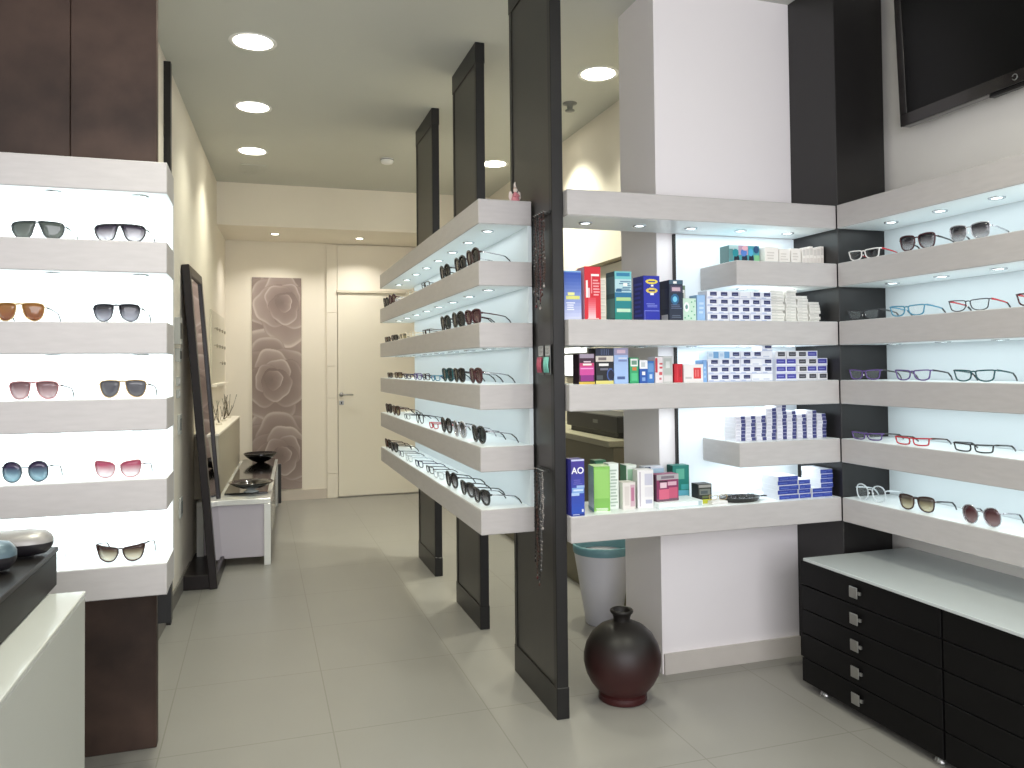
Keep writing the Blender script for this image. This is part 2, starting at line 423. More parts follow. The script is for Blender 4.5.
# right hand display
RX, RX1 = 2.292, 2.535
for k, z in enumerate(ZT):
    leds = [(2.40, 2.50 - .235 * i) for i in range(6)] if k else []
    shelf('pale grey shelf along right wall, %s of six' % NM[k], (RX, .6, z - TH), (RX1, 2.6825, z), leds, 'right wall shelves',
          1.2, (2.42, 1.7, .14, 1.9) if k else None)
b = MB()
for z0, z1 in zip(ZT[:-1], [v - TH for v in ZT[1:]]): b.box((2.536, .6, z0 + .0005 if z0 > .8 else z0 - .0), (2.596, 2.6825, z1), M_panel)
tag(b.obj('mounted_light_box'), 'white backlit panel behind the right wall shelves', 'light box', 'backlit boxes')
# shelves between the front panel and the column
FY0, FY1 = 2.690, 2.961
NF = {5: 'topmost long', 3: 'second long one down', 2: 'third long one down', 0: 'lowest long'}
for k in (5, 3, 2, 0):
    leds = [(1.22 + .235 * i, 2.83) for i in range(5)] if k in (5, 3, 2) else []
    shelf('pale grey shelf between front dark panel and column, ' + NF[k], (1.088, FY0, ZT[k] - TH), (2.2955, FY1 if k else 2.978, ZT[k]), leds, 'shelves by the column',
          0.8, (1.95 if k > 2 else 1.9, 2.84, .62, .16) if k in (5, 3, 2) else None)
for k, s_ in ((4, 'upper'), (1, 'lower')):
    shelf('short pale grey shelf left of the dark column, %s of the two' % s_, (1.81, FY0, ZT[k] - TH), (2.2955, FY1, ZT[k]), [(1.93, 2.83), (2.16, 2.83)], 'short shelves by the column',
          0.5, (2.05, 2.84, .4, .16))
b = MB(); b.box((1.694, 2.966, .7455), (2.2955, 2.979, 1.8585), M_panel_front).box((1.686, 2.962, .7455), (1.694, 2.979, 1.8585), M_edge)
tag(b.obj('mounted_light_box'), 'white backlit panel with dark edge strip behind stacked boxes', 'light box', 'backlit boxes')
# left display (fronts face the camera)
LZ = [.705, .966, 1.2135, 1.449, 1.699, 1.949]; LY0, LY1, LX = 2.65, 2.855, -.272
for k, z in enumerate(LZ):
    leds = [(LX - .085 - .243 * i, 2.715) for i in range(5)] if k else []
    shelf('pale grey shelf of left sunglasses display under brown panel, %s of six' % NM[k], (-1.8, LY0, z - TH), (LX, LY1, z), leds, 'left display shelves',
          1.3, (-.9, 2.76, 1.2, .12) if k else None)
b = MB()
for z0, z1 in zip(LZ[:-1], [v - TH for v in LZ[1:]]): b.box((-1.8, 2.846, z0 + .0005), (-.276, 2.856, z1 - .0005), M_panel_left)
tag(b.obj('mounted_light_box'), 'bright white backlit panel behind the left sunglasses shelves', 'light box', 'backlit boxes')
tag(MB().box((-1.8, 2.857, .60), (-.345, 2.984, 1.90), M_white).box((-.345, 2.857, .60), (-.275, 2.9, 1.90), M_white).box((-.322, 2.857, .46), (-.280, 2.9, .60), M_edge).obj('mounted_display_carcass'),
    'white light box body behind left sunglasses shelves', 'light box')

# ------------------------------------------------------------------ eyeglasses
def smooth_closed(pts, n):
    out = []; N = len(pts)
    for i in range(N):
        p0, p1, p2, p3 = (Vector((*pts[(i + j - 1) % N], 0)) for j in range(4))
        for k in range(n // N):
            t = k / (n // N)
            q = .5 * ((2 * p1) + (p2 - p0) * t + (2 * p0 - 5 * p1 + 4 * p2 - p3) * t * t + (3 * p1 - p0 - 3 * p2 + p3) * t ** 3)
            out.append((q.x, q.y))
    return out
# right lens outlines, +x outward, in millimetres about the lens centre
SHAPES = {
    'aviator': ([(-26, 17), (-10, 20), (10, 20), (27, 16), (29, 2), (20, -17), (2, -23), (-17, -15), (-25, 2)], 35),
    'shield': ([(-31, 20), (-12, 21), (12, 20), (32, 15), (33, -2), (20, -18), (-2, -20), (-17, -14), (-25, 2)], 36),
    'round': ([(-24, 10), (-14, 21), (2, 25), (18, 20), (25, 6), (22, -14), (8, -24), (-10, -23), (-23, -9)], 34),
    'butterfly': ([(-25, 10), (-14, 17), (6, 20), (26, 21), (30, 10), (24, -12), (8, -21), (-12, -19), (-24, -6)], 34),
    'cateye': ([(-26, 11), (-8, 15), (14, 18), (32, 21), (30, 6), (22, -13), (4, -21), (-14, -18), (-25, -4)], 34),
    'rect': ([(-25, 12), (-10, 14), (12, 14), (27, 13), (28, 2), (24, -12), (8, -15), (-12, -15), (-24, -9)], 33),
    'narrow': ([(-25, 8), (-10, 10), (12, 11), (28, 11), (28, 3), (24, -8), (8, -11), (-12, -11), (-24, -7)], 33),
    'square': ([(-26, 14), (-10, 20), (12, 21), (28, 17), (29, 3), (23, -15), (8, -22), (-10, -20), (-23, -9)], 34),
    'big': ([(-28, 11), (-17, 21), (2, 25), (20, 22), (31, 8), (26, -14), (10, -24), (-10, -23), (-26, -11)], 35),
    'wayfarer': ([(-26, 10), (-10, 13), (12, 14), (29, 13), (28, 3), (23, -10), (8, -15), (-10, -14), (-23, -7)], 34),
}
def wrap(x): return 1.3 * x * x          # face curve of the front
_gl = {}
def eyewear(name, label, cat, loc, rz, shape, frame, lens, temple=None, rim=.0016, tip=None, group=None, scale=1., rimless=False, tempr=None, lensm=True):
    pts, off = SHAPES[shape]; zf = 1.1 if shape in ('narrow', 'rect') else 1.2
    pts = [(a, c * zf) for a, c in pts]
    t = thing(name, label, cat, loc, rz, group)
    if scale != 1: t.scale = (scale,) * 3
    temple = temple or frame; tip = tip or temple
    hb = -min(p[1] for p in pts) / 1000 + rim + .0015
    ht = max(p[1] for p in pts) / 1000
    out = smooth_closed(pts, 36)
    key = (shape, rim, frame.name, temple.name, tip.name, lens.name if lens else None, rimless, tempr)
    if key not in _gl:
        tilt = .13
        def P(x, z, sgn=1, dy=0.):
            X = sgn * (off + x) / 1000; Z = z / 1000
            return Vector((X, wrap(X) + dy - Z * tilt + .002, hb + Z))
        fr = MB()
        for sg in (-1, 1):
            if not rimless: fr.tube([P(x, z, sg) for x, z in out], rim, frame, 6, closed=True)
        xi = min(p[0] for p in pts); zi = [p for p in pts if p[0] == xi][0][1]
        br = 4 if shape in ('shield', 'aviator') else 2
        fr.tube([P(xi, zi * .6 + br), P(xi * 1.08, zi * .6 + br + 3) * 1, Vector((0, .0025 - .001, hb + (zi * .6 + br + 4) / 1000)), P(xi * 1.08, zi * .6 + br + 3, -1), P(xi, zi * .6 + br, -1)], max(rim, .0013), frame, 6)
        if shape in ('aviator', 'shield'):
            fr.tube([P(xi * .75, zi + 1.5), Vector((0, .001, hb + (zi + 2.5) / 1000)), P(xi * .75, zi + 1.5, -1)], max(rim, .0013), frame, 6)
        for sg in (-1, 1):                                    # nose pads
            q = P(xi - 2, -2, sg, .006); fr.tube([P(xi + 1, 0, sg), q], .0006, frame, 4); fr.ball(q, .003, M_white, (.5, .8, 1.4), 6, 5)
        xo = max(p[0] for p in pts); zo = [p for p in pts if p[0] == xo][0][1]
        zo = max(zo, ht * 1000 * .45)
        for sg in (-1, 1):                                    # end pieces
            fr.tube([P(xo - 1, zo, sg), P(xo + 3.5, zo + .5, sg, .001), P(xo + 4.5, zo + .5, sg, .008)], max(rim, .0016), frame, 6)
        fm = fr.mesh('frame')
        lms = []
        if lens:
            for sg in (-1, 1):
                lb = MB(); fan = []
                for s_ in (.0, .5, .97):
                    fan.append([P(x * s_, z * s_, sg, -.0012 * (1 - s_ * s_)) for x, z in out])
                for dy in (0, .0012):
                    c = lb.bm.verts.new(fan[0][0] + Vector((0, dy, 0)))
                    rA = [lb.bm.verts.new(p + Vector((0, dy, 0))) for p in fan[1]]; rB = [lb.bm.verts.new(p + Vector((0, dy, 0))) for p in fan[2]]
                    n = len(rA); fs = []
                    for i in range(n):
                        j = (i + 1) % n
                        fs.append(lb.bm.faces.new((c, rA[i], rA[j]))); fs.append(lb.bm.faces.new((rA[i], rB[i], rB[j], rA[j])))
                    lb._tag(fs, lens, True)
                    if dy == 0: r0_ = rB
                    else: lb._tag([lb.bm.faces.new((r0_[i], rB[i], rB[(i + 1) % n], r0_[(i + 1) % n])) for i in range(n)], lens)
                lms.append(lb.mesh('lens'))
        tms = []
        for sg in (-1, 1):
            st = P(xo + 4.5, zo + .5, sg, .008); X = st.x; h = st.z; tr = tempr or max(rim, .0015)
            path = [st, Vector((X * 1.0, .04, h * .95)), Vector((X * .99, .085, h * .82)), Vector((X * .97, .110, h * .72)), Vector((X * .95, .128, h * .42)), Vector((X * .93, .139, tr + .0006))]
            tb = MB(); tb.tube(path[:4], tr, temple, 6, flat=.55, rs=[tr * 1.25, tr * 1.1, tr, tr]); tb.tube(path[3:], tr, tip, 6, flat=.7, rs=[tr, tr * 1.2, tr * 1.1])
            tms.append(tb.mesh('temple'))
        _gl[key] = (fm, lms, tms)
    fm, lms, tms = _gl[key]
    link('frame', fm, t)
    for l in lms: link('lens', l, t)
    for l in tms: link('temple', l, t)
    return t

G_black = mat('acetate_black', (18, 17, 18), .2, coat=.3)
G_gun = mat('gunmetal', (70, 70, 74), .3, .8)
G_gold = mat('gold_metal', (190, 160, 110), .3, .8)
G_silv = mat('silver_metal', (190, 190, 195), .25, .85)
G_tort = mat('tortoise_brown', (70, 38, 26), .2, noise=.5, scale=120)
G_brown = mat('acetate_brown', (58, 38, 34), .2)
G_rose = mat('rose_metal', (178, 120, 120), .3, .6)
G_blue = mat('acetate_blue', (72, 132, 158), .25)
G_red = mat('acetate_red', (178, 34, 44), .25)
G_purp = mat('acetate_purple', (92, 70, 128), .25)
G_teal = mat('acetate_teal', (30, 74, 78), .25)
G_clear = mat('acetate_clear', (214, 222, 226), .15, alpha=.75)
G_white = mat('acetate_white', (225, 222, 220), .25)
G_navy = mat('acetate_navy', (36, 40, 78), .25)
G_cream = mat('acetate_cream', (222, 206, 178), .3)
G_maroon = mat('acetate_maroon', (66, 26, 32), .2)
K_dark = lens_mat('lens_dark', (28, 30, 32), (48, 50, 52), .98, .93)
K_grad = lens_mat('lens_grey_gradient', (40, 40, 46), (150, 146, 150), .97, .45)
K_green = lens_mat('lens_grey_green', (72, 80, 76), (98, 104, 100), .96, .93)
K_purpgrad = lens_mat('lens_plum_gradient', (48, 42, 58), (190, 182, 192), .97, .45)
K_gold = lens_mat('lens_amber_mirror', (128, 84, 40), (120, 66, 40), .98, .95)
K_blackgrad = lens_mat('lens_black_gradient', (36, 36, 44), (150, 150, 165), .97, .7)
K_rosegrad = lens_mat('lens_rose_gradient', (112, 82, 86), (196, 170, 172), .97, .8)
K_grey = lens_mat('lens_grey', (84, 84, 90), (92, 92, 98), .97, .95)
K_bluegrad = lens_mat('lens_violet_blue_gradient', (44, 32, 66), (140, 180, 194), .99, .8)
K_pinkgrad = lens_mat('lens_pink_gradient', (168, 70, 96), (226, 214, 214), .95, .5)
K_browngrad = lens_mat('lens_brown_gradient', (64, 40, 34), (200, 184, 140), .97, .5)
K_maroon = lens_mat('lens_maroon', (70, 36, 40), (130, 100, 100), .97, .75)
K_tealdark = lens_mat('lens_dark_teal', (22, 40, 46), (34, 54, 60), .98, .95)
K_clear = lens_mat('lens_clear', (225, 238, 240), (230, 240, 242), .05, .04)
K_tobacco = lens_mat('lens_tobacco_gradient', (82, 74, 66), (206, 196, 150), .95, .55)

# --- sunglasses of the left display
lrow = ['bottom', 'second-lowest', 'third-lowest', 'third-highest', 'second-highest']
LG = [  # level, x, shape, frame, lens, label, rot
    (4, -.636, 'shield', G_gun, K_green, 'grey green shield sunglasses on %s shelf, left pair', 0),
    (4, -.411, 'shield', G_black, K_purpgrad, 'dark gradient shield sunglasses with smoky lower edge on %s shelf, right pair', 0),
    (3, -.683, 'aviator', G_gold, K_gold, 'amber mirrored aviator sunglasses on %s shelf at picture edge', 0),
    (3, -.420, 'aviator', G_gun, K_blackgrad, 'black gradient aviator sunglasses on %s shelf, right pair', 0),
    (2, -.645, 'aviator', G_rose, K_rosegrad, 'rose brown gradient aviator sunglasses on %s shelf, left pair', 0),
    (2, -.402, 'aviator', G_gold, K_grey, 'plain grey aviator sunglasses with gold rims on %s shelf, right pair', 0),
    (1, -.670, 'round', G_gun, K_bluegrad, 'violet blue gradient rounded sunglasses on %s shelf, left pair', .05),
    (1, -.418, 'butterfly', G_rose, K_pinkgrad, 'pink gradient butterfly sunglasses on %s shelf, right pair', .0),
    (0, -.660, 'round', G_brown, K_browngrad, 'sunglasses on %s shelf mostly hidden by dark box, silver temple showing', .05),
    (0, -.410, 'cateye', G_brown, K_browngrad, 'brown cat eye sunglasses with gradient lenses on %s shelf, right pair', .0),
]
for k, x, sh, fr, ln, lb, rot in LG:
    eyewear('sunglasses', (lb % (lrow[k])) + ' of left display', 'sunglasses', (x, 2.685 if k > 1 else 2.70, LZ[k]), rot - .12, sh, fr, ln, rim=.0016 if fr in (G_gold, G_gun, G_rose) else .0024, tip=G_black if fr is G_gun else None, temple=G_silv if (k, x) == (0, -.660) else (G_gun if fr in (G_gold, G_rose) else G_black), group='left display sunglasses', scale=1.03, tempr=.0023)

# --- eyewear of the corridor display, from the near end
MROW = {4: 'second shelf from top', 3: 'third shelf from top', 2: 'fourth shelf from top', 1: 'fifth shelf from top', 0: 'bottom shelf'}
MG = {
 4: [(3.14, 'big', G_brown, K_dark, 'large dark brown sunglasses'), (3.37, 'big', G_black, K_dark, 'large black sunglasses'), (3.66, 'round', G_black, K_dark, 'round black sunglasses'),
     (4.10, 'rect', G_black, K_clear, 'dark rectangular glasses'), (4.58, 'rect', G_cream, K_clear, 'pale cream glasses'), (4.98, 'narrow', G_white, K_clear, 'narrow white glasses'), (5.21, 'round', G_maroon, K_maroon, 'small maroon round sunglasses'), (5.46, 'round', G_black, K_dark, 'small black round sunglasses')],
 3: [(3.16, 'square', G_maroon, K_maroon, 'square maroon brown sunglasses'), (3.41, 'big', G_black, K_dark, 'large black sunglasses'), (3.68, 'big', G_black, K_tealdark, 'large teal tinted black sunglasses'),
     (4.13, 'narrow', G_brown, K_clear, 'narrow brown glasses'), (4.50, 'rect', G_cream, K_clear, 'pale straw coloured glasses'), (4.80, 'rect', G_cream, K_tobacco, 'pale tinted glasses'), (5.12, 'rect', G_black, K_dark, 'flat black sunglasses'), (5.44, 'rect', G_tort, K_dark, 'small dark brown sunglasses')],
 2: [(3.12, 'square', G_maroon, K_maroon, 'square reddish brown sunglasses'), (3.38, 'square', G_black, K_dark, 'tall black square sunglasses'), (3.63, 'square', G_teal, K_tealdark, 'dark teal square sunglasses'),
     (3.88, 'narrow', G_blue, K_clear, 'light blue narrow glasses'), (4.12, 'rect', G_black, K_clear, 'thin black glasses'), (4.37, 'rect', G_purp, K_clear, 'thin purple glasses'), (4.66, 'narrow', G_navy, K_clear, 'navy blue narrow glasses'), (5.0, 'rect', G_tort, K_browngrad, 'tortoise brown sunglasses'), (5.35, 'rect', G_brown, K_dark, 'dark brown glasses')],
 1: [(3.10, 'big', G_black, K_tealdark, 'very large dark teal sunglasses'), (3.39, 'round', G_silv, K_grad, 'silver grey gradient sunglasses'), (3.64, 'round', G_black, K_grad, 'thick black round sunglasses'),
     (3.92, 'narrow', G_red, K_clear, 'bright red narrow glasses'), (4.32, 'round', G_black, K_clear, 'thin black round glasses'), (4.72, 'narrow', G_gun, K_clear, 'thin gunmetal glasses'), (5.10, 'square', G_tort, K_browngrad, 'tortoise square sunglasses'), (5.40, 'square', G_brown, K_dark, 'dark brown square sunglasses')],
 0: [(3.06, 'square', G_black, K_grad, 'thick black square sunglasses'), (3.27, 'square', G_black, K_grad, 'black sunglasses with pale gradient lenses'), (3.54, 'round', G_black, K_grad, 'black round sunglasses with smoky lenses'),
     (3.84, 'rect', G_clear, K_clear, 'clear blue grey glasses'), (4.06, 'rect', G_black, K_clear, 'thin black rectangular glasses'), (4.33, 'rect', G_navy, K_clear, 'thin navy rectangular glasses'), (4.62, 'rect', G_clear, K_clear, 'clear framed glasses'), (4.90, 'rect', G_gun, K_clear, 'gunmetal rectangular glasses'), (5.16, 'square', G_black, K_grad, 'dark square sunglasses'), (5.42, 'square', G_tort, K_dark, 'dark tortoise sunglasses')],
}
for k, L in MG.items():
    for i, (y, sh, fr, ln, lb) in enumerate(L):
        sun = 'sunglasses' in lb
        eyewear('sunglasses' if sun else 'eyeglasses', '%s on corridor display %s, %s from near end' % (lb, MROW[k], ORD[i]), 'sunglasses' if sun else 'glasses',
                (.842 + random.uniform(-.005, .005), y, ZT[k]), -PI / 2 + .10 + random.uniform(-.05, .08), sh, fr, ln, scale=1.1 if sun else 1., rim=.0042 if sun and sh in ('big', 'square', 'round') else (.0026 if fr not in (G_gun, G_silv) else .0016),
                temple=G_silv if (i == 0 and k in (0, 1, 2, 4)) else None, tip=G_black if i == 0 else None, group='corridor display eyewear', tempr=.0022)

# --- eyewear of the right wall
RROW = {4: 'second shelf from top', 3: 'third shelf from top', 2: 'fourth shelf from top', 1: 'fifth shelf from top', 0: 'bottom shelf'}
RG = {
 4: [(2.57, 'wayfarer', G_white, K_dark, 'white framed dark sunglasses', G_red), (2.30, 'square', G_maroon, K_grad, 'grey gradient sunglasses', G_black), (2.075, 'square', G_silv, K_grad, 'larger grey gradient sunglasses', G_silv)],
 3: [(2.58, 'wayfarer', G_gun, K_clear, 'thin grey glasses', G_black), (2.355, 'wayfarer', G_blue, K_clear, 'light blue glasses', G_blue), (2.085, 'wayfarer', G_gun, K_clear, 'grey glasses with red temples', G_red), (1.825, 'wayfarer', G_maroon, K_clear, 'dark red glasses', G_red)],
 2: [(2.58, 'wayfarer', G_purp, K_clear, 'violet glasses', G_black), (2.335, 'wayfarer', G_purp, K_clear, 'dark purple glasses', G_gun), (2.07, 'wayfarer', G_teal, K_clear, 'dark teal glasses', G_teal)],
 1: [(2.575, 'narrow', G_purp, K_clear, 'narrow purple glasses', G_black), (2.345, 'narrow', G_red, K_clear, 'narrow bright red glasses', G_tort), (2.08, 'narrow', G_black, K_clear, 'narrow black glasses', G_black)],
 0: [(2.56, 'round', G_clear, K_clear, 'clear white glasses', G_clear), (2.33, 'square', G_brown, K_tobacco, 'brown gradient sunglasses', G_black), (2.055, 'round', G_silv, K_maroon, 'round maroon sunglasses', G_silv)],
}
for k, L in RG.items():
    for i, (y, sh, fr, ln, lb, tm) in enumerate(L):
        sun = 'sunglasses' in lb
        eyewear('sunglasses' if sun else 'eyeglasses', '%s on right wall %s, %s from the column' % (lb, RROW[k], ORD[i]), 'sunglasses' if sun else 'glasses',
                (2.322, y, ZT[k]), -PI / 2 + .22, sh, fr, ln, scale=1.06, temple=tm, rim=.0026 if fr not in (G_gun, G_silv) else .0019, tip=G_black if tm is not G_clear else G_clear, group='right wall eyewear', tempr=.0029)
# ------------------------------------------------------------------ boxes on the shelves by the column
_cm = {}
def C(*rgb):
    k = 'carton_%02x%02x%02x' % rgb
    return mat(k, rgb, .42)
def carton(name, label, cat, x0, x1, z0, h, y, d, base, prints=(), side=(), rz=0., group=None, left=None, top=None):
    """carton with its print; prints are (u0,v0,u1,v1,rgb) on the front, side the same on the left flank"""
    w = x1 - x0; b = MB(); y = y - .02
    b.box((-w / 2, 0, 0), (w / 2, d, h), C(*base), .0008)
    e = .0004
    if left: b.quad([(-w / 2 - e * .5, d - .001, .001), (-w / 2 - e * .5, .001, .001), (-w / 2 - e * .5, .001, h - .001), (-w / 2 - e * .5, d - .001, h - .001)], C(*left))
    if top: b.quad([(-w / 2 + .001, .001, h + e), (w / 2 - .001, .001, h + e), (w / 2 - .001, d - .001, h + e), (-w / 2 + .001, d - .001, h + e)], C(*top))
    for n, (u0, v0, u1, v1, c) in enumerate(prints):
        q = -e * (1 + n * .12)
        b.quad([(-w / 2 + u0 * w, q, v0 * h), (-w / 2 + u1 * w, q, v0 * h), (-w / 2 + u1 * w, q, v1 * h), (-w / 2 + u0 * w, q, v1 * h)], C(*c))
    for n, (u0, v0, u1, v1, c) in enumerate(side):
        q = -w / 2 - e * (1 + n * .12)
        b.quad([(q, d - u0 * d, v0 * h), (q, d - u1 * d, v0 * h), (q, d - u1 * d, v1 * h), (q, d - u0 * d, v1 * h)], C(*c))
    # tucked lid flap line
    b.box((-w / 2 + .002, -.0002, h - .0022), (w / 2 - .002, .0006, h - .0016), C(*[int(v * .8) for v in base]))
    return tag(b.obj(name, None, ((x0 + x1) / 2, y, z0), rz), label, cat, group)
def disc(cu, cv, ru, rv, c, n=9):
    """a print blob as stacked strips"""
    out = []
    for i in range(n):
        t = -1 + (2 * i + 1) / n; q = math.sqrt(max(0, 1 - t * t))
        out.append((cu - ru * q, cv + rv * (t - 1 / n), cu + ru * q, cv + rv * (t + 1 / n), c))
    return out
def lines(u0, u1, v0, v1, n, c, rnd=random.Random(5), fill=.5):
    """illegible small print lines"""
    out = []; st = (v1 - v0) / n
    for i in range(n):
        a = u0 + (u1 - u0) * rnd.uniform(0, .12); bq = u1 - (u1 - u0) * rnd.uniform(0, .3)
        out.append((a, v0 + i * st, bq, v0 + (i + fill) * st, c))
    return out
def grad(c0, c1, v0, v1, n, u0=.0, u1=1.):
    return [(u0, v0 + (v1 - v0) * i / n, u1, v0 + (v1 - v0) * (i + 1) / n, tuple(int(c0[k] + (c1[k] - c0[k]) * i / max(1, n - 1)) for k in range(3))) for i in range(n)]
def lettering(par, text, size, x, y, z, rgb):
    cu = bpy.data.curves.new('lettering', 'FONT'); cu.body = text; cu.size = size; cu.align_x = 'CENTER'; cu.extrude = .0003; cu.offset = .0006
    o = bpy.data.objects.new('tmp', cu); COL.objects.link(o)
    dg = bpy.context.evaluated_depsgraph_get(); dg.update()
    me = bpy.data.meshes.new_from_object(o.evaluated_get(dg)); bpy.data.objects.remove(o)
    me.materials.clear(); me.materials.append(C(*rgb))
    q = link('lettering', me, par, (x, y, z)); q.rotation_euler = (PI / 2, 0, 0)
    return q
W_ = (232, 230, 228); SOL = 'care product cartons'
z3, z4, z2, z1, z0 = ZT[3], ZT[4], ZT[2], ZT[1], ZT[0]
# second long shelf down
carton('carton', 'blue and pale lavender carton half hidden by front dark panel on upper long shelf', 'box', 1.094, 1.163, z3, .187, 2.765, .07, (150, 165, 215),
       grad((196, 200, 228), (40, 76, 170), .0, .98, 14) + [(.1, .42, .9, .49, (214, 214, 120)), (.2, .5, .6, .56, (225, 225, 150))] + lines(.1, .7, .2, .38, 4, (225, 228, 240)) + [(.0, .965, 1, 1, (120, 160, 210))])
carton('carton', 'tall red carton with white print on upper long shelf', 'box', 1.177, 1.244, z3, .205, 2.765, .075, (204, 26, 44),
       grad((236, 196, 200), (214, 60, 76), .03, .42, 10, .22, .68) + [(.08, .42, .2, .74, W_), (.2, .42, .32, .6, (240, 190, 195)), (.4, .82, .9, .86, W_), (.4, .5, .46, .82, (235, 150, 155))] + lines(.5, .95, .46, .78, 6, (236, 160, 165)) + lines(.1, .9, .02, .06, 1, (240, 200, 200)),
       left=(226, 178, 190))
for i in range(12):
    carton('small_carton', 'thin cream carton between red and teal cartons, %s up in its pile' % ORD[i], 'box', 1.249, 1.276, z3 + i * .0137, .0133, 2.79, .06, (228, 226, 212), [(.08, .2, .92, .35, (190, 190, 176))], group='thin cream cartons')
carton('carton', 'teal and white striped carton with dark flank on upper long shelf', 'box', 1.303, 1.374, z3, .19, 2.765, .08, (26, 140, 140),
       [(0, .84, 1, 1, (112, 190, 194)), (.1, .9, .9, .97, (40, 120, 160)), (0, .57, 1, .84, (176, 208, 216))] + [(random.uniform(.05, .8), v, random.uniform(.82, .97), v + .018, (38, 92, 132)) for v in [.6, .63, .66, .7, .74, .78]] + [(.05, .58, .4, .63, (30, 90, 130)), (.5, .7, .75, .76, W_), (0, .45, 1, .57, (28, 106, 150)), (.08, .4, .95, .47, (164, 200, 140)), (0, .25, 1, .39, (20, 124, 132)), (.1, .17, .92, .24, (186, 218, 190)), (0, 0, 1, .16, (18, 130, 116))],
       [(.05, .05, .95, .45, (90, 130, 130)), (.05, .55, .95, .9, (80, 110, 120))], left=(50, 78, 86))
carton('carton', 'royal blue carton with yellow emblem on upper long shelf', 'box', 1.426, 1.496, z3, .176, 2.765, .09, (28, 40, 160),
       disc(.5, .87, .38, .055, (226, 206, 70)) + [(.28, .855, .72, .885, (40, 50, 140))] + disc(.5, .67, .36, .06, (220, 196, 84)) + [(.3, .65, .7, .69, (50, 50, 120)), (.4, .57, .62, .62, W_), (.45, .76, .6, .8, W_)] + lines(.15, .85, .3, .4, 3, (120, 130, 210)) + [(.05, .215, .95, .225, (150, 160, 230)), (.04, .0, .06, .22, (150, 160, 230))],
       lines(.1, .9, .1, .9, 8, (60, 70, 180)), left=(38, 44, 130))
carton('carton', 'dark navy carton with glowing blue circle on upper long shelf', 'box', 1.538, 1.599, z3, .162, 2.765, .08, (32, 42, 62),
       [(0, .9, 1, 1, (60, 90, 110)), (.3, .91, .55, .97, W_), (.1, .7, .9, .86, (74, 66, 92)), (.2, .73, .8, .82, (196, 170, 184))] + disc(.4, .53, .3, .13, (40, 96, 140)) + disc(.4, .53, .16, .07, (110, 190, 222)) + lines(.1, .9, .3, .42, 3, (90, 100, 130)) + lines(.1, .9, .08, .16, 2, (90, 100, 120)),
       [(.2, .02, .85, .16, (206, 206, 206)), (.2, .3, .8, .8, (52, 60, 80))], left=(40, 48, 66))
carton('carton', 'small green and white carton peeping behind navy carton', 'box', 1.635, 1.665, z3, .152, 2.86, .05, (96, 122, 96), [(.35, .55, .9, .88, W_), (.35, .2, .9, .5, (130, 90, 60)), (.5, .62, .75, .8, (90, 110, 90))])
carton('carton', 'low white green patterned carton right of navy carton', 'box', 1.603, 1.664, z3, .092, 2.775, .05, (196, 222, 206), disc(.28, .62, .2, .2, (238, 240, 240)) + disc(.28, .62, .1, .1, (110, 150, 150)) + [(random.uniform(.1, .8), random.uniform(.05, .9), 0, 0, (90, 170, 130)) for _ in range(0)] + [(u, v, u + .1, v + .06, (100, 176, 138)) for u, v in ((.6, .8), (.75, .6), (.6, .4), (.8, .25), (.1, .12), (.35, .2), (.55, .1), (.85, .85))])
carton('carton', 'plain light blue carton beside the upper grid of lens boxes', 'box', 1.668, 1.705, z3, .106, 2.775, .06, (150, 186, 226), lines(.2, .8, .3, .8, 3, (190, 212, 236)))

# contact lens boxes: one mesh of each kind, copied
def lensbox_mesh(w, h, d, base, tabs, name='lens_box'):
    b = MB(); b.box((-w / 2, 0, 0), (w / 2, d, h), C(*base), .0006)
    for n, (u0, v0, u1, v1, c) in enumerate(tabs):
        q = -.0004 * (1 + n * .4)
        b.quad([(-w / 2 + u0 * w, q, v0 * h), (-w / 2 + u1 * w, q, v0 * h), (-w / 2 + u1 * w, q, v1 * h), (-w / 2 + u0 * w, q, v1 * h)], C(*c))
    b.box((-w / 2 - .0003, .001, h * .5 - .0004), (w / 2 + .0003, .002, h * .5 + .0004), C(*[int(v * .9) for v in base]))
    return b.mesh(name)
NAVY = (38, 44, 92)
LB_tab = lensbox_mesh(.0495, .0305, .07, (226, 228, 238), [(.28, .36, .9, .86, NAVY), (.36, .5, .8, .58, (120, 126, 160)), (.05, .1, .5, .22, (176, 190, 220)), (.0, .0, 1, .06, (160, 170, 205))])
LB_plain = lensbox_mesh(.0495, .0305, .07, (230, 232, 238), [(.1, .2, .7, .35, (196, 202, 220)), (.0, .0, 1, .06, (170, 178, 205))])
LB_blue = lensbox_mesh(.0495, .0305, .07, (226, 228, 238), [(.03, .28, .92, .9, (62, 62, 152)), (.15, .5, .75, .62, (130, 134, 196)), (.0, .0, 1, .06, (160, 170, 205))])
LB_grey = lensbox_mesh(.0495, .0305, .07, (224, 224, 228), [(.2, .28, .9, .86, (58, 58, 66)), (.3, .5, .8, .6, (130, 130, 140)), (.0, .0, 1, .06, (160, 160, 180))])
LB_sky = lensbox_mesh(.0495, .0305, .07, (206, 222, 236), [(.5, .08, .98, .92, (112, 160, 204)), (.1, .3, .42, .7, (176, 200, 224))])
WB = lensbox_mesh(.062, .0122, .07, (228, 226, 220), [(.08, .15, .92, .3, (176, 176, 170)), (.1, .55, .5, .75, (206, 204, 198))], 'white_box')
SB = lensbox_mesh(.0465, .0142, .08, (224, 224, 232), [(.56, .06, .98, .96, (58, 62, 116)), (.08, .3, .45, .5, (190, 190, 206)), (.0, .0, 1, .07, (170, 172, 195))], 'slim_lens_box')
def place(name, me, label, loc, group, rz=0., cat='box'):
    return tag(link(name, me, None, (loc[0], loc[1] - .02, loc[2]), rz), label, cat, group)
def row_of(i, n): return 'top' if i == n - 1 else ('bottom' if i == 0 else ORD[i] + ' up')
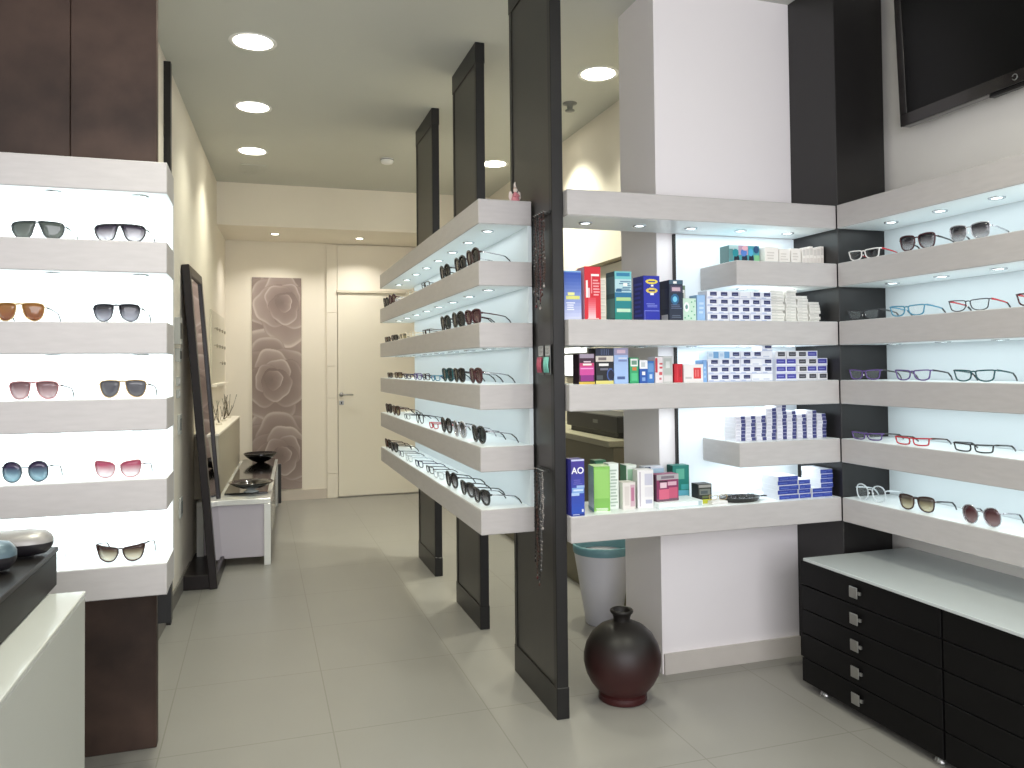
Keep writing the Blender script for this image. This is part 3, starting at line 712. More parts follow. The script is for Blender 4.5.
for c in range(6):
    for r in range(4):
        me = LB_tab if not (c == 3 and r == 3) else LB_plain
        place('lens_box', me, 'navy tabbed white lens box on upper long shelf, column %s, %s' % (ORD[c], row_of(r, 4)) if me is LB_tab else 'plain white lens box atop fourth column of upper lens box grid',
              (1.733 + c * .0508 + random.uniform(-.001, .001), 2.765 + random.uniform(0, .004), z3 + r * .0308), 'lens boxes on upper long shelf')
for s_, (x, n) in enumerate(((2.052, 11), (2.122, 11), (2.180, 9), (2.240, 7))):
    for i in range(n):
        o = place('white_box', WB, 'thin white box on upper long shelf, %s white pile from left, %s' % (ORD[s_], row_of(i, n)), (x + random.uniform(-.002, .002), 2.78 + random.uniform(0, .01), z3 + i * .0124), 'thin white boxes on upper long shelf')
        o.scale = ((.07 if s_ == 0 else .052) / .062, 1, 1)
# short upper shelf
carton('carton', 'teal picture carton with small figures on short upper shelf', 'box', 1.850, 1.996, z4, .078, 2.82, .07, (70, 150, 160),
       [(0, .75, .3, 1, (170, 196, 196)), (0, .0, 1, .12, (150, 190, 180)), (.3, .5, .62, 1, (178, 150, 170)), (.82, 0, 1, .5, (120, 180, 130)), (.0, .2, .12, .8, (90, 130, 130))]
       + disc(.24, .26, .09, .26, (22, 30, 44)) + disc(.5, .28, .09, .28, (24, 34, 54)) + disc(.72, .28, .08, .28, (20, 26, 44)) + disc(.2, .6, .1, .2, (30, 130, 140)) + disc(.47, .62, .1, .2, (80, 120, 190)) + disc(.7, .64, .08, .2, (70, 160, 196)) + disc(.88, .8, .09, .2, (30, 70, 110)) + disc(.5, .85, .1, .12, (220, 170, 180)), left=(80, 110, 110))
for i, (a, c, h) in enumerate(((2.002, 2.068, .071), (2.072, 2.126, .066), (2.131, 2.179, .07))):
    carton('carton', 'plain off-white carton on short upper shelf, %s right of picture carton' % ORD[i], 'box', a, c, z4, h, 2.79, .07, (226, 220, 214), lines(.12, .8, .3, .8, 3, (204, 196, 190)), group='off-white cartons')
for i in range(6):
    carton('small_carton', 'slim upright white carton by dark column on short upper shelf, %s from left' % ORD[i], 'box', 2.183 + i * .0183, 2.2005 + i * .0183, z4, .073 + .006 * ((i * 7) % 3) / 2 + .004 * i / 5, 2.785, .07, (230, 224, 218), [(.1, .55, .9, .9, (206, 200, 194)), (.1, .1, .9, .4, (214, 206, 200))], group='slim white cartons')
# third long shelf down
carton('carton', 'magenta and black carton with yellow base on lower middle shelf', 'box', 1.150, 1.215, z2, .115, 2.765, .06, (60, 26, 50),
       [(.0, .0, 1, .08, (206, 176, 70)), (.05, .86, .95, 1, (164, 150, 168)), (.1, .1, .92, .3, (132, 36, 124)), (.05, .3, .95, .58, (200, 70, 150)), (.05, .58, .95, .7, (196, 58, 110)), (.1, .5, .9, .53, (236, 170, 214)), (.25, .62, .8, .68, W_), (.3, .72, .75, .76, (230, 210, 220))], left=(46, 26, 40))
carton('carton', 'black carton with cream band and yellow base on lower middle shelf', 'box', 1.219, 1.293, z2, .137, 2.765, .07, (18, 18, 26),
       [(0, .0, 1, .09, (214, 204, 120)), (0, .78, 1, .98, (28, 36, 62)), (0, .62, 1, .78, (216, 208, 196)), (.15, .66, .6, .74, (120, 110, 110)), (.18, .5, .72, .57, W_), (.25, .38, .7, .44, (110, 110, 124)), (.05, .12, .4, .24, (70, 76, 82))] + [(.3 + .1 * i, .8, .33 + .1 * i, .97, (90, 104, 140)) for i in range(5)] + disc(.82, .26, .2, .17, (70, 96, 160)) + disc(.85, .25, .17, .14, (16, 24, 50)))
carton('carton', 'light blue tall carton on lower middle shelf', 'box', 1.296, 1.356, z2, .137, 2.765, .07, (158, 184, 226),
       [(0, .8, 1, 1, (150, 146, 176)), (.2, .85, .8, .95, (206, 180, 196)), (.2, .12, .75, .2, (70, 90, 140)), (.3, .62, .9, .66, (120, 130, 180)), (.3, .7, .9, .73, (230, 230, 240))])
carton('carton', 'small green carton with white panel on lower middle shelf', 'box', 1.362, 1.400, z2, .100, 2.765, .06, (50, 156, 104),
       [(.1, .66, .9, .95, W_), (.2, .72, .8, .88, (110, 150, 130)), (.3, .5, .75, .62, (206, 120, 60)), (.15, .1, .85, .4, (80, 186, 130))], left=(26, 84, 60))
carton('carton', 'white and blue carton right of green carton on lower middle shelf', 'box', 1.404, 1.438, z2, .090, 2.765, .06, (36, 84, 164), [(.0, .62, 1, 1, (232, 232, 234)), (.2, .7, .7, .9, (190, 196, 200)), (.3, .35, .7, .5, W_), (.3, .1, .7, .25, (130, 160, 210))])
carton('carton', 'medium blue carton left of striped carton on lower middle shelf', 'box', 1.440, 1.470, z2, .086, 2.77, .06, (60, 116, 186), [(.1, .5, .9, .9, (100, 146, 200)), (.3, .2, .7, .4, (180, 200, 226))])
carton('carton', 'white carton with red ragged stripes on lower middle shelf', 'box', 1.472, 1.505, z2, .102, 2.765, .06, (222, 214, 216), [(.0, .4, .3, .95, (188, 50, 66)), (.55, .55, .95, .62, (190, 60, 70)), (.55, .7, .95, .76, (190, 60, 70)), (.5, .3, .9, .42, (200, 90, 96)), (.5, .12, .8, .2, (180, 100, 110))])
carton('carton', 'grey and white carton right of red striped carton', 'box', 1.508, 1.551, z2, .105, 2.77, .06, (196, 196, 194), [(.1, .3, .9, .92, (172, 178, 174)), (.3, .55, .7, .8, (204, 208, 206)), (.1, .05, .9, .25, (210, 206, 206))])
carton('carton', 'small plain red carton on lower middle shelf', 'box', 1.556, 1.592, z2, .074, 2.765, .05, (190, 28, 44), [(.3, .1, .36, .9, (210, 70, 80)), (.6, .3, .8, .7, (160, 20, 36))])
carton('carton', 'low white carton with red square on lower middle shelf', 'box', 1.597, 1.685, z2, .072, 2.765, .06, (224, 220, 220), [(.5, .2, .88, .8, (206, 56, 60)), (.58, .3, .64, .7, (226, 120, 120)), (.7, .3, .76, .7, (226, 120, 120)), (.08, .2, .4, .3, (190, 186, 188))])
carton('carton', 'slim light blue carton between red square carton and lens boxes', 'box', 1.688, 1.705, z2, .088, 2.77, .06, (128, 170, 220), lines(.2, .8, .2, .8, 3, (170, 200, 232)))
HA = [4, 4, 4, 4, 4, 5]
for c in range(6):
    for r in range(HA[c]):
        me, ds = LB_tab, 'navy tabbed'
        if c < 2 and r == 3: me, ds = LB_sky, 'sky blue'
        elif (c, r) in ((4, 2), (5, 3), (4, 0), (5, 0)): me, ds = LB_plain, 'plain white'
        place('lens_box', me, '%s lens box on lower middle shelf left block, column %s, %s' % (ds, ORD[c], row_of(r, HA[c])), (1.733 + c * .0508 + random.uniform(-.001, .001), 2.765 + random.uniform(0, .004), z2 + r * .0308), 'lens boxes on lower middle shelf')
for c in range(5):
    n = 4 if c < 4 else 3
    for r in range(n):
        me, ds = (LB_blue, 'blue fronted') if (c, r) in ((0, 0), (0, 1), (0, 2), (1, 0), (1, 1), (1, 2), (3, 1), (4, 1), (4, 2), (3, 3)) else (LB_grey, 'dark tabbed')
        place('lens_box', me, '%s lens box on lower middle shelf right block, column %s, %s' % (ds, ORD[c], row_of(r, n)), (2.054 + c * .0515 + random.uniform(-.001, .001), 2.765 + random.uniform(0, .004), z2 + r * .0308), 'lens boxes on lower middle shelf')
# short lower shelf
HS = [7, 7, 7, 9, 10, 8, 7, 8, 7]
for c in range(9):
    for r in range(HS[c]):
        place('slim_lens_box', SB, 'slim lens box with navy end on short lower shelf, pile %s, %s' % (ORD[c], row_of(r, HS[c])), (1.852 + c * .0495 + random.uniform(-.0012, .0012), 2.762 + random.uniform(0, .006), z1 + r * .0145), 'slim lens boxes on short lower shelf')
# lowest long shelf
ao = carton('carton', 'tall violet blue AO carton at front panel end of lowest shelf', 'box', 1.095, 1.147, z0, .209, 2.72, .06, (52, 44, 140),
       grad((36, 76, 176), (62, 48, 140), .04, .98, 16) + [(0, .0, 1, .04, (30, 50, 130)), (.1, .02, .6, .035, (170, 180, 220)), (.05, .40, .95, .50, (120, 160, 214)), (.15, .44, .9, .47, (200, 216, 236)), (.0, .36, .6, .41, (170, 196, 228)), (.4, .5, 1, .54, (150, 176, 222)), (.78, .07, .92, .12, (210, 216, 232))] + lines(.15, .9, .56, .66, 3, (96, 92, 180)) + [(0, .97, 1, 1, (190, 196, 226))], left=(60, 60, 150))
lettering(ao, 'AO', .033, -.001, -.0034, .157, (236, 236, 244))
carton('carton', 'green carton with pale blue flank and light top on lowest shelf', 'box', 1.205, 1.268, z0, .172, 2.76, .085, (128, 186, 84),
       [(.05, .06, .95, .3, (120, 178, 80)), (.05, .3, .95, .94, (140, 194, 98))] + lines(.1, .9, .02, .1, 3, (224, 236, 216)) + [(0, .0, 1, .02, (214, 228, 206))],
       grad((206, 222, 238), (150, 196, 200), .08, .98, 8, 0, 1) , rz=-.16, left=(130, 170, 190), top=(196, 226, 176))
carton('carton', 'white carton with small print beside the green carton on lowest shelf', 'box', 1.283, 1.325, z0, .176, 2.80, .05, (228, 234, 230), lines(.12, .9, .06, .9, 12, (176, 190, 182)), left=(206, 220, 206))
carton('carton', 'dark green carton peeping above the green carton', 'box', 1.262, 1.31, z0, .18, 2.88, .05, (54, 110, 82), [(.1, .7, .9, .95, (96, 160, 120))])
carton('carton', 'low white carton with pink print on lowest shelf', 'box', 1.330, 1.384, z0, .104, 2.775, .055, (218, 212, 208), [(.6, .1, .95, .9, (198, 168, 180)), (.66, .3, .88, .8, (176, 112, 140)), (.15, .15, .5, .85, (206, 198, 194))], left=(206, 206, 200))
carton('carton', 'white carton with green flank behind low pink printed carton', 'box', 1.386, 1.43, z0, .158, 2.855, .06, (214, 222, 214), [(.1, .55, .9, .9, (150, 190, 160)), (.1, .2, .9, .5, (196, 206, 196))], left=(96, 150, 116))
carton('carton', 'tall white carton with faint lavender print in middle of lowest shelf', 'box', 1.395, 1.460, z0, .148, 2.775, .055, (224, 222, 224), [(.12, .05, .2, .95, (180, 172, 184)), (.45, .6, .95, .9, (190, 190, 206)), (.5, .12, .9, .22, (170, 172, 196)), (.45, .3, .95, .55, (212, 210, 216))], rz=-.12, left=(214, 218, 212))
carton('carton', 'white and navy carton behind tall lavender printed carton', 'box', 1.475, 1.56, z0, .145, 2.87, .05, (206, 210, 222), [(0, .0, 1, .55, (92, 96, 120)), (.0, .86, .3, 1, (40, 60, 90)), (.35, .8, 1, .95, (160, 186, 206))])
t = carton('flat_carton', 'flat white carton under magenta carton on lowest shelf', 'box', 1.462, 1.655, z0, .024, 2.735, .12, (226, 236, 236), [(.02, .1, .98, .2, (186, 200, 200)), (.9, .2, .98, .9, (170, 190, 196))])
carton('carton', 'magenta and grey carton standing on flat white carton', 'box', 1.466, 1.566, z0 + .0245, .104, 2.76, .05, (132, 52, 92),
       [(0, .8, 1, 1, (170, 166, 170)), (.2, .84, .8, .94, (120, 110, 120)), (0, .0, 1, .1, (110, 80, 96)), (.1, .08, .55, .45, (206, 100, 128)), (.55, .1, .95, .5, (190, 86, 116)), (.15, .5, .45, .7, (220, 190, 202)), (.5, .58, .9, .72, (210, 170, 186)), (.1, .72, .5, .77, (60, 30, 50))], rz=.08, left=(70, 34, 56))
carton('carton', 'teal carton behind magenta carton on lowest shelf', 'box', 1.612, 1.688, z0, .142, 2.89, .05, (34, 122, 112), [(.2, .6, .7, .9, (90, 168, 146)), (.5, .3, .95, .45, (70, 160, 160)), (.1, .05, .95, .28, (96, 170, 190))], left=(30, 90, 84))
carton('carton', 'small black and yellow carton right of flat white carton', 'box', 1.662, 1.724, z0, .078, 2.78, .05, (34, 36, 34), [(0, .0, 1, .22, (176, 180, 50)), (.05, .82, .95, .96, (150, 150, 146)), (.1, .45, .9, .75, (110, 116, 110)), (.2, .5, .7, .66, (70, 80, 84)), (.3, .28, .9, .4, (90, 100, 60))], left=(30, 28, 30))
carton('flat_carton', 'thin white flat box in front of folded glasses on lowest shelf', 'box', 1.705, 1.775, z0, .012, 2.745, .07, (224, 222, 220), [(.05, .2, .95, .5, (200, 198, 196))])
eyewear('eyeglasses', 'gold rimmed glasses lying on white flat box on lowest shelf', 'glasses', (1.745, 2.745, z0 + .0125), -.2, 'rect', G_gold, K_clear, rim=.0018, scale=.6)
# black tray with glasses
t = thing('tray', 'black oval tray of spectacles on lowest shelf', 'tray', (1.86, 2.77, z0))
b = MB(); n = 28
el = lambda a, s_: (math.cos(a) * .092 * s_, math.sin(a) * .058 * s_)
for (s0, h0), (s1, h1) in zip(((.86, 0), (1.0, .018), (.96, .018), (.84, .004)), ((1.0, .018), (.96, .018), (.84, .004), (.0, .004))):
    for i in range(n):
        a, c = 2 * PI * i / n, 2 * PI * (i + 1) / n
        p = [(*el(a, s0), h0), (*el(c, s0), h0), (*el(c, s1), h1), (*el(a, s1), h1)]
        if s1 == 0: p = p[:3]
        b.quad(p, M_blackgloss)
bmesh.ops.remove_doubles(b.bm, verts=b.bm.verts[:], dist=1e-5)
b.obj('tray_body', t)
MB().box((.085, -.01, .012), (.125, .01, .017), M_blackgloss, .002).obj('handle', t)
eyewear('eyeglasses', 'silver glasses lying in black tray, left pair', 'glasses', (1.822, 2.77, z0 + .0062), .3, 'rect', G_silv, K_grad, rim=.0018, scale=.55)
eyewear('eyeglasses', 'silver glasses lying in black tray, right pair', 'glasses', (1.892, 2.77, z0 + .0062), -.15, 'rect', G_silv, K_clear, rim=.0018, scale=.55)
# blue box stacks
BL = (42, 62, 150)
def bluebox(w, d): return lensbox_mesh(w, .0188, d, (216, 218, 226), [(.02, .06, .99, .94, BL), (.1, .35, .5, .5, (90, 110, 190)), (.6, .55, .9, .7, (80, 96, 180))], 'blue_box')
m1, m2 = bluebox(.1, .1), bluebox(.058, .1)
for r in range(5): place('blue_box', m1, 'blue and white lens box in left pile by column, %s' % row_of(r, 5), (2.062 + random.uniform(-.002, .002), 2.745 + .008 * (r % 2), z0 + r * .019), 'blue lens boxes on lowest shelf', .03)
for r in range(4): place('blue_box', m2, 'blue and white lens box in middle pile by column, %s' % row_of(r, 4), (2.143, 2.745 + .004 * (r % 2), z0 + r * .019), 'blue lens boxes on lowest shelf', .03)
m3 = bluebox(.1, .08); m4 = bluebox(.062, .12)
for r in range(2): place('blue_box', m3, 'blue and white lens box under right tall pile by column, %s of two' % ('upper', 'lower')[1 - r], (2.228, 2.745, z0 + r * .019), 'blue lens boxes on lowest shelf')
for r in range(4): place('blue_box', m4, 'blue and white lens box stacked high against dark column, %s' % row_of(r, 4), (2.250, 2.742 + .003 * (r % 2), z0 + .038 + r * .019), 'blue lens boxes on lowest shelf')

# ------------------------------------------------------------------ chains, cards and figurine on the front dark panel
M_beads = [mat('bead_black', (22, 20, 22), .3), mat('bead_red', (84, 30, 36), .3), mat('bead_pearl', (150, 144, 140), .25), mat('bead_silver', (120, 120, 122), .3, .8), mat('bead_brown', (70, 46, 36), .3)]
def hook_rail(y0, y1, z, label):
    t = thing('hook_rail', label, 'hook rail', (1.038, y0, z))
    MB().box((-.004, 0, -.006), (0, y1 - y0, .006), M_dgrey, .001).obj('rail', t)
    n = int((y1 - y0) / .022)
    for i in range(n):
        y = .011 + i * .022
        MB().tube([(-.004, y, 0), (-.02, y, 0), (-.026, y, .004)], .0014, M_chrome, 5).obj('hook', t)
def chain(y, z, L, label, cols, seed):
    r = random.Random(seed); t = thing('spectacle_chain', label, 'spectacle chain', (1.018, y, z), 0, 'hanging spectacle chains')
    sw = .008
    path = [(0, 0, 0)] + [(r.uniform(-.003, .003), -sw * math.sin(min(1, s_ / 6) * 1.5) + r.uniform(-.001, .001), -L * s_ / 12) for s_ in range(1, 12)] + [(0, 0, -L)] + [(.003 + r.uniform(-.003, .003), sw * math.sin(min(1, s_ / 6) * 1.5), -L * s_ / 12) for s_ in range(11, 0, -1)]
    b = MB().tube(path, .0011, cols[0], 5, closed=True)
    for i, q in enumerate(path):
        for w_ in (0, .5):
            p = Vector(q).lerp(Vector(path[(i + 1) % len(path)]), w_)
            b.ball(p, r.uniform(.0022, .0040), (cols[0] if r.random() < (.72 if seed < 43 else .15) else r.choice(cols)), (1, 1, 1), 6, 5)
    b.obj('bead_strand', t)
    b = MB(); b.tube([(0, 0, -L), (0, 0, -L - .014)], .0008, M_chrome, 4).ball((0, 0, -L - .018), .005, cols[-1], (1, 1, 1.3), 6, 5).obj('pendant', t)
hook_rail(2.735, 2.885, 1.878, 'chrome hook rail holding long spectacle chains high on front dark panel')
hook_rail(2.775, 2.905, .905, 'chrome hook rail holding spectacle chains low on front dark panel')
for i in range(6):
    cs = [M_beads[(0, 4, 0, 1, 0, 4)[i]], M_beads[(1, 2, 3, 0, 1, 3)[i]], M_beads[(3, 1, 0, 2, 4, 2)[i]]]
    chain(2.868 - i * .022, 1.878, (.27, .33, .30, .34, .29, .26)[i], 'long beaded spectacle chain on upper hooks of front panel, %s from shelf side' % ORD[i], cs, 20 + i)
for i in range(5):
    cs = [M_beads[(0, 4, 0, 3, 2)[i]], M_beads[(4, 0, 1, 2, 3)[i]], M_beads[(0, 1, 4, 3, 2)[i]]]
    chain(2.888 - i * .022, .905, (.34, .40, .42, .36, .20)[i], ('beaded spectacle chain on lower hooks of front panel, %s from shelf side' if i < 3 else 'pale silvery spectacle chain on lower hooks of front panel, %s from shelf side') % ORD[i], cs, 40 + i)
for i, (y, c1, lb) in enumerate(((2.842, (176, 84, 104), 'pink'), (2.768, (120, 190, 176), 'mint green'))):
    t = thing('blister_card', 'small %s spectacle cord card hung on front dark panel' % lb, 'card', (1.036, y, 1.268), 0, 'cord cards')
    b = MB(); b.box((-.003, -.028, 0), (0, .028, .112), C(96, 96, 96), .001); b.quad([(-.0034, .025, .072), (-.0034, -.025, .072), (-.0034, -.025, .108), (-.0034, .025, .108)], C(186, 186, 186)); b.obj('backing_card', t)
    b = MB()
    for k in range(5): b.tube([(-.008, -.018 + k * .009, .008), (-.011, -.016 + k * .009, .035), (-.008, -.018 + k * .009, .066)], .0036, C(*c1), 6)
    b.obj('cord_bundle', t, )
    b = MB()
    for k in range(6): b.quad([(-.0038, .02, .078 + k * .005), (-.0038, -.012 - (k % 3) * .004, .078 + k * .005), (-.0038, -.012 - (k % 3) * .004, .080 + k * .005), (-.0038, .02, .080 + k * .005)], C(60, 60, 62))
    b.obj('print', t)
t = thing('figurine', 'small pink and white winged figurine on top shelf corner by front panel', 'figurine', (.995, 3.02, ZT[5]))
pk, cw = mat('figurine_pink', (206, 130, 140), .4), mat('figurine_white', (222, 208, 200), .35)
MB().lathe([(.022, 0), (.023, .004), (.017, .02), (.012, .036), (.010, .044), (.006, .05)], pk, 18).obj('robe', t)
MB().lathe([(.024, 0), (.025, .003), (.022, .006)], cw, 18).obj('base', t)
MB().ball((0, -.002, .058), .009, cw, u=12, v=8).obj('head', t)
MB().ball((0, .002, .064), .0085, mat('figurine_hair', (190, 160, 140), .5), (1, 1, .9), 12, 8).tube([(0, .003, .07), (-.002, .003, .084), (.001, .003, .094)], .0035, cw, 6, rs=[.006, .004, .002]).obj('hair', t)
for sg in (-1, 1):
    MB().prism([(sg * .004, .03), (sg * .016, .058), (sg * .024, .052), (sg * .026, .03), (sg * .018, .014)], .008, .011, cw, 'Y').obj('wing', t)
    MB().tube([(sg * .009, -.002, .043), (sg * .013, -.010, .034), (sg * .004, -.017, .032)], .0035, pk, 6).obj('arm', t)

# ------------------------------------------------------------------ vase
t = thing('vase', 'round dark brown clay vase on the floor before the white wall', 'vase', (1.352, 2.825, 0)); t.scale = (.975, .975, .915)
prof = [(.094, 0), (.097, .004), (.094, .022), (.090, .034), (.105, .046), (.127, .075), (.146, .115), (.155, .160), (.154, .190), (.144, .232), (.122, .272), (.090, .303), (.060, .318), (.043, .324), (.034, .330)]
MB().lathe(prof, M_vase, 56, cap1=False).obj('body', t)
MB().lathe([(.034, .330), (.034, .342), (.038, .355), (.044, .362), (.047, .368), (.046, .374), (.041, .377), (.035, .374), (.029, .360), (.026, .340), (.024, .30), (.0, .298)], M_vase, 40, cap0=False, cap1=False).obj('neck', t)
MB().lathe([(.0935, .0215), (.0965, .023), (.0965, .027), (.0925, .029)], M_vase, 48, cap0=False, cap1=False).obj('foot_ring', t)

# ------------------------------------------------------------------ chest of drawers along the right wall
def chest(y1, y0, label, po=.036):
    t = thing('drawer_cabinet', label, 'cabinet', (2.07, y0, 0), 0, 'black drawer cabinets')
    L = y1 - y0
    MB().box((.018, .0015, .028), (.528, L - .0015, .512), M_chest, .002).obj('carcass', t)
    hz = (.512 - .03) / 5
    for k in range(5):
        z = .03 + k * hz
        d = MB().box((0, .003, z + .002), (.018, L - .003, z + hz - .002), M_chest, .0015).obj('drawer_front', t)
        h = MB(); h.box((-.012, L / 2 + po - .02, z + hz / 2 - .02), (-.008, L / 2 + po + .02, z + hz / 2 + .02), M_chrome, .001)
        h.box((-.008, L / 2 + po - .03, z + hz / 2 - .006), (0, L / 2 + po - .018, z + hz / 2 + .006), M_chrome, .001)
        h.obj('pull', d)
    for x in (.04, .49):
        for y in (.05, L - .09): MB().lathe([(.022, 0), (.024, .004), (.018, .01), (.016, .028)], M_chrome, 16, c=(x, y, 0)).obj('foot', t)
chest(2.672, 1.985, 'black five drawer cabinet with square chrome pulls beside the dark column')
chest(1.984, 1.327, 'black five drawer cabinet nearer the camera, cut by right picture edge', -.03)
tag(MB().box((2.066, 1.327, .5125), (2.598, 2.648, .524), M_glass_top, .0015).obj('glass_worktop'), 'pale frosted glass worktop running over black drawer cabinets', 'worktop')

# ------------------------------------------------------------------ television
t = thing('mounted_television', 'black flat wall television tilted above right wall shelves', 'television', (2.50, 2.54, 2.26))
t.rotation_euler = (0, -.04, 0)
W, H = 1.02, .60
b = MB(); bz = .036
b.box((0, -W, 0), (.045, 0, H), M_blackgloss, .004, 2); b.obj('housing', t)
b = MB(); fm = mat('tv_bezel', (30, 26, 26), .25, coat=.3)
b.box((-.006, -W, 0), (0, 0, .048), fm, .002).box((-.006, -W, H - bz), (0, 0, H), fm, .002).box((-.006, -bz, .048), (0, 0, H - bz), fm, .002).box((-.006, -W, .048), (0, -W + bz, H - bz), fm, .002); b.obj('bezel', t)
MB().box((-.002, -W + bz, .048), (-.0005, -bz, H - bz), mat('tv_screen', (5, 5, 6), .3, spec=.25)).obj('screen', t)
b = MB(); b.tube([(-.008, -.513 + .010 * math.cos(a), .024 + .010 * math.sin(a)) for a in [PI * (.15 + .17 * k) for k in range(11)]], .0018, M_chrome, 5)
b.obj('maker_mark', t)
MB().box((.045, -.7, .15), (.105, -.3, .45), M_black, .003).obj('wall_bracket', t)
MB().box((.004, -.62, -.012), (.03, -.40, 0), M_black, .002).obj('speaker_strip', t)

# ------------------------------------------------------------------ front left counter and its tray
t = thing('white_counter', 'glossy white counter in left foreground below dark box', 'counter', (-.415, -.2, 0))
MB().box((-.9, 0, 0), (0, 2.41, .738), M_counter, .003).obj('counter_body', t)
MB().box((-.902, -.001, .740), (.001, 2.411, .75), mat('counter_top_gloss', (200, 202, 197), .14, coat=.3), .002).obj('counter_top', t)
MB().box((-.895, .004, .738), (-.003, 2.407, .740), M_grey).obj('shadow_gap', t)
t = thing('display_box', 'long dark brown box standing on the white counter', 'box', (-.495, -.13, .7505))
MB().box((-.7, 0, 0), (0, 2.42, .086), mat('dark_walnut_box', (28, 25, 22), .5, spec=.2, noise=.1, scale=14), .003).obj('box_body', t)
MB().box((-.703, -.003, .086), (.003, 2.423, .099), mat('dark_box_top', (28, 26, 25), .4, spec=.25, noise=.1, scale=10), .002).obj('box_lid', t)
def case(label, loc, rz, m1, m2, L=.155, R=.026):
    t = thing('glasses_case', label, 'glasses case', loc, rz, 'hard glasses cases')
    def half(z0, z1, m):
        b = MB(); n = 14; rings = []
        for i, u in enumerate((-.5, -.47, -.40, -.2, 0, .2, .40, .47, .5)):
            s_ = (1 - abs(2 * u) ** 5) ** .5 if abs(u) < .5 else .25
            rings.append([b.bm.verts.new((u * L, math.cos(PI * k / n) * R * 1.25 * s_, R + (z1 * math.sin(PI * k / n)) * s_ * R)) for k in range(n + 1)])
        for A, B in zip(rings, rings[1:]):
            for k in range(n):
                fc = b.bm.faces.new((A[k], A[k + 1], B[k + 1], B[k])); fc.smooth = True; fc.material_index = b.mi(m)
        for rg in (rings[0], rings[-1]):
            fc = b.bm.faces.new(rg); fc.material_index = b.mi(m)
        return b
    half(0, .95, m1).obj('lid', t); half(0, -1, m2).obj('lower_shell', t)
    MB().tube([(-.03, R * 1.27, R), (.03, R * 1.27, R)], .003, M_chrome, 6).obj('hinge', t)
case('silver grey hard glasses case on the dark box', (-.565, 2.19, .85), .1, mat('case_silver', (150, 147, 144), .35, .3), mat('case_dark', (36, 34, 38), .4), L=.165, R=.034)
case('blue grey hard glasses case on dark box at picture edge', (-.598, 2.03, .85), .25, mat('case_blue', (92, 110, 120), .3, .4), mat('case_dark', (36, 34, 38), .4), R=.038)

# ------------------------------------------------------------------ corridor, left side
def LP(n, v, z=0.):            # a point of the turned corridor wall: n out of the wall, v along it
    return Vector((LO.x + math.cos(LA) * n - math.sin(LA) * v, LO.y + math.sin(LA) * n + math.cos(LA) * v, z))
# leaning mirror
t = thing('floor_mirror', 'tall dark framed mirror leaning against the corridor wall', 'mirror', LP(.158, .60), LA)
HM, WM = 1.93, .66
lean = math.asin(.155 / HM)
def lm(name, mb, par):
    o = mb.obj(name, par); o.rotation_euler = (0, -lean, 0); return o
fr = 'frame'
fo = lm('frame_stile', MB().box((0, 0, .0), (.045, .06, HM), M_mframe, .004), t)
lm('frame_stile', MB().box((0, WM - .06, 0), (.045, WM, HM), M_mframe, .004), t)
lm('frame_rail', MB().box((0, .06, 0), (.045, WM - .06, .07), M_mframe, .004), t)
lm('frame_rail', MB().box((0, .06, HM - .06), (.045, WM - .06, HM), M_mframe, .004), t)
lm('mirror_glass', MB().box((.02, .058, .068), (.032, WM - .058, HM - .058), M_mirror), t)
MB().box((-.15, .02, 0), (.0, WM - .02, .085), M_mframe, .004).obj('floor_stand', t)
# bench
bv0, bv1 = 1.115, 3.45; bn0, bn1 = .03, .49
t = thing('bench', 'low white bench with black top along the corridor wall', 'bench', LP(0, 0), LA)
MB().box((bn0, bv0, .405), (bn1, bv1, .44), M_whitegloss, .003).obj('bench_top', t)
for n in (bn0, bn1 - .042):
    MB().box((n, bv0, 0), (n + .042, bv0 + .045, .405), M_whitegloss, .002).obj('leg', t)
    MB().box((n, bv1 - .045, 0), (n + .042, bv1, .405), M_whitegloss, .002).obj('leg', t)
MB().box((bn0 + .042, bv0 + .02, .055), (bn1 - .042, bv0 + .035, .405), mat('bench_panel', (198, 192, 199), .4)).obj('end_panel', t)
MB().box((bn1 - .03, bv0 + .045, .055), (bn1 - .012, bv1 - .045, .405), M_whitegloss).obj('front_panel', t)
MB().box((bn0 + .15, bv0 + .22, .4402), (bn1 - .025, bv1 - .02, .452), M_blackgloss, .003).obj('black_inlay', t)
MB().box((bn1 + .002, bv1 - .06, .03), (bn1 + .03, bv1 - .03, .40), M_black, .003).obj('side_handle', t)
t = thing('wall_ledge', 'low beige ledge unit behind bench topped with dry twigs', 'ledge', LP(0, 0), LA)
MB().box((.002, bv0 + .1, .4405), (.155, 3.30, .855), mat('ledge_beige', (182, 174, 156), .5), .003).obj('ledge_body', t)
MB().box((.002, bv0 + .095, .855), (.16, 3.305, .872), M_wallc, .002).obj('ledge_top', t)
def bowl(label, n, v, z, R, H, foot, m):
    p = LP(n, v, z); t = thing('bowl', label, 'bowl', p, 0, 'black bowls on the bench')
    f0 = .018 if foot else .0
    if foot: MB().lathe([(.05, 0), (.052, .004), (.03, .012), (.026, f0 + .002), (0, f0 + .002)], foot, 28, cap1=False).obj('foot', t)
    MB().lathe([(.03, f0), (R * .5, f0 + H * .22), (R * .82, f0 + H * .62), (R, f0 + H), (R * .97, f0 + H + .002), (R * .78, f0 + H * .68), (R * .45, f0 + H * .3), (0, f0 + H * .2)], m, 40, cap1=False).obj('bowl_body', t)
bowl('wide shallow black bowl on clear foot at near end of bench', .355, 1.375, .4525, .15, .05, mat('clear_foot', (206, 214, 214), .1, coat=.3), M_blackgloss)
bowl('black bowl at far end of bench below rose print', .345, 3.13, .4525, .15, .085, None, M_blackgloss)
tw = mat('dry_twig', (92, 82, 62), .7)
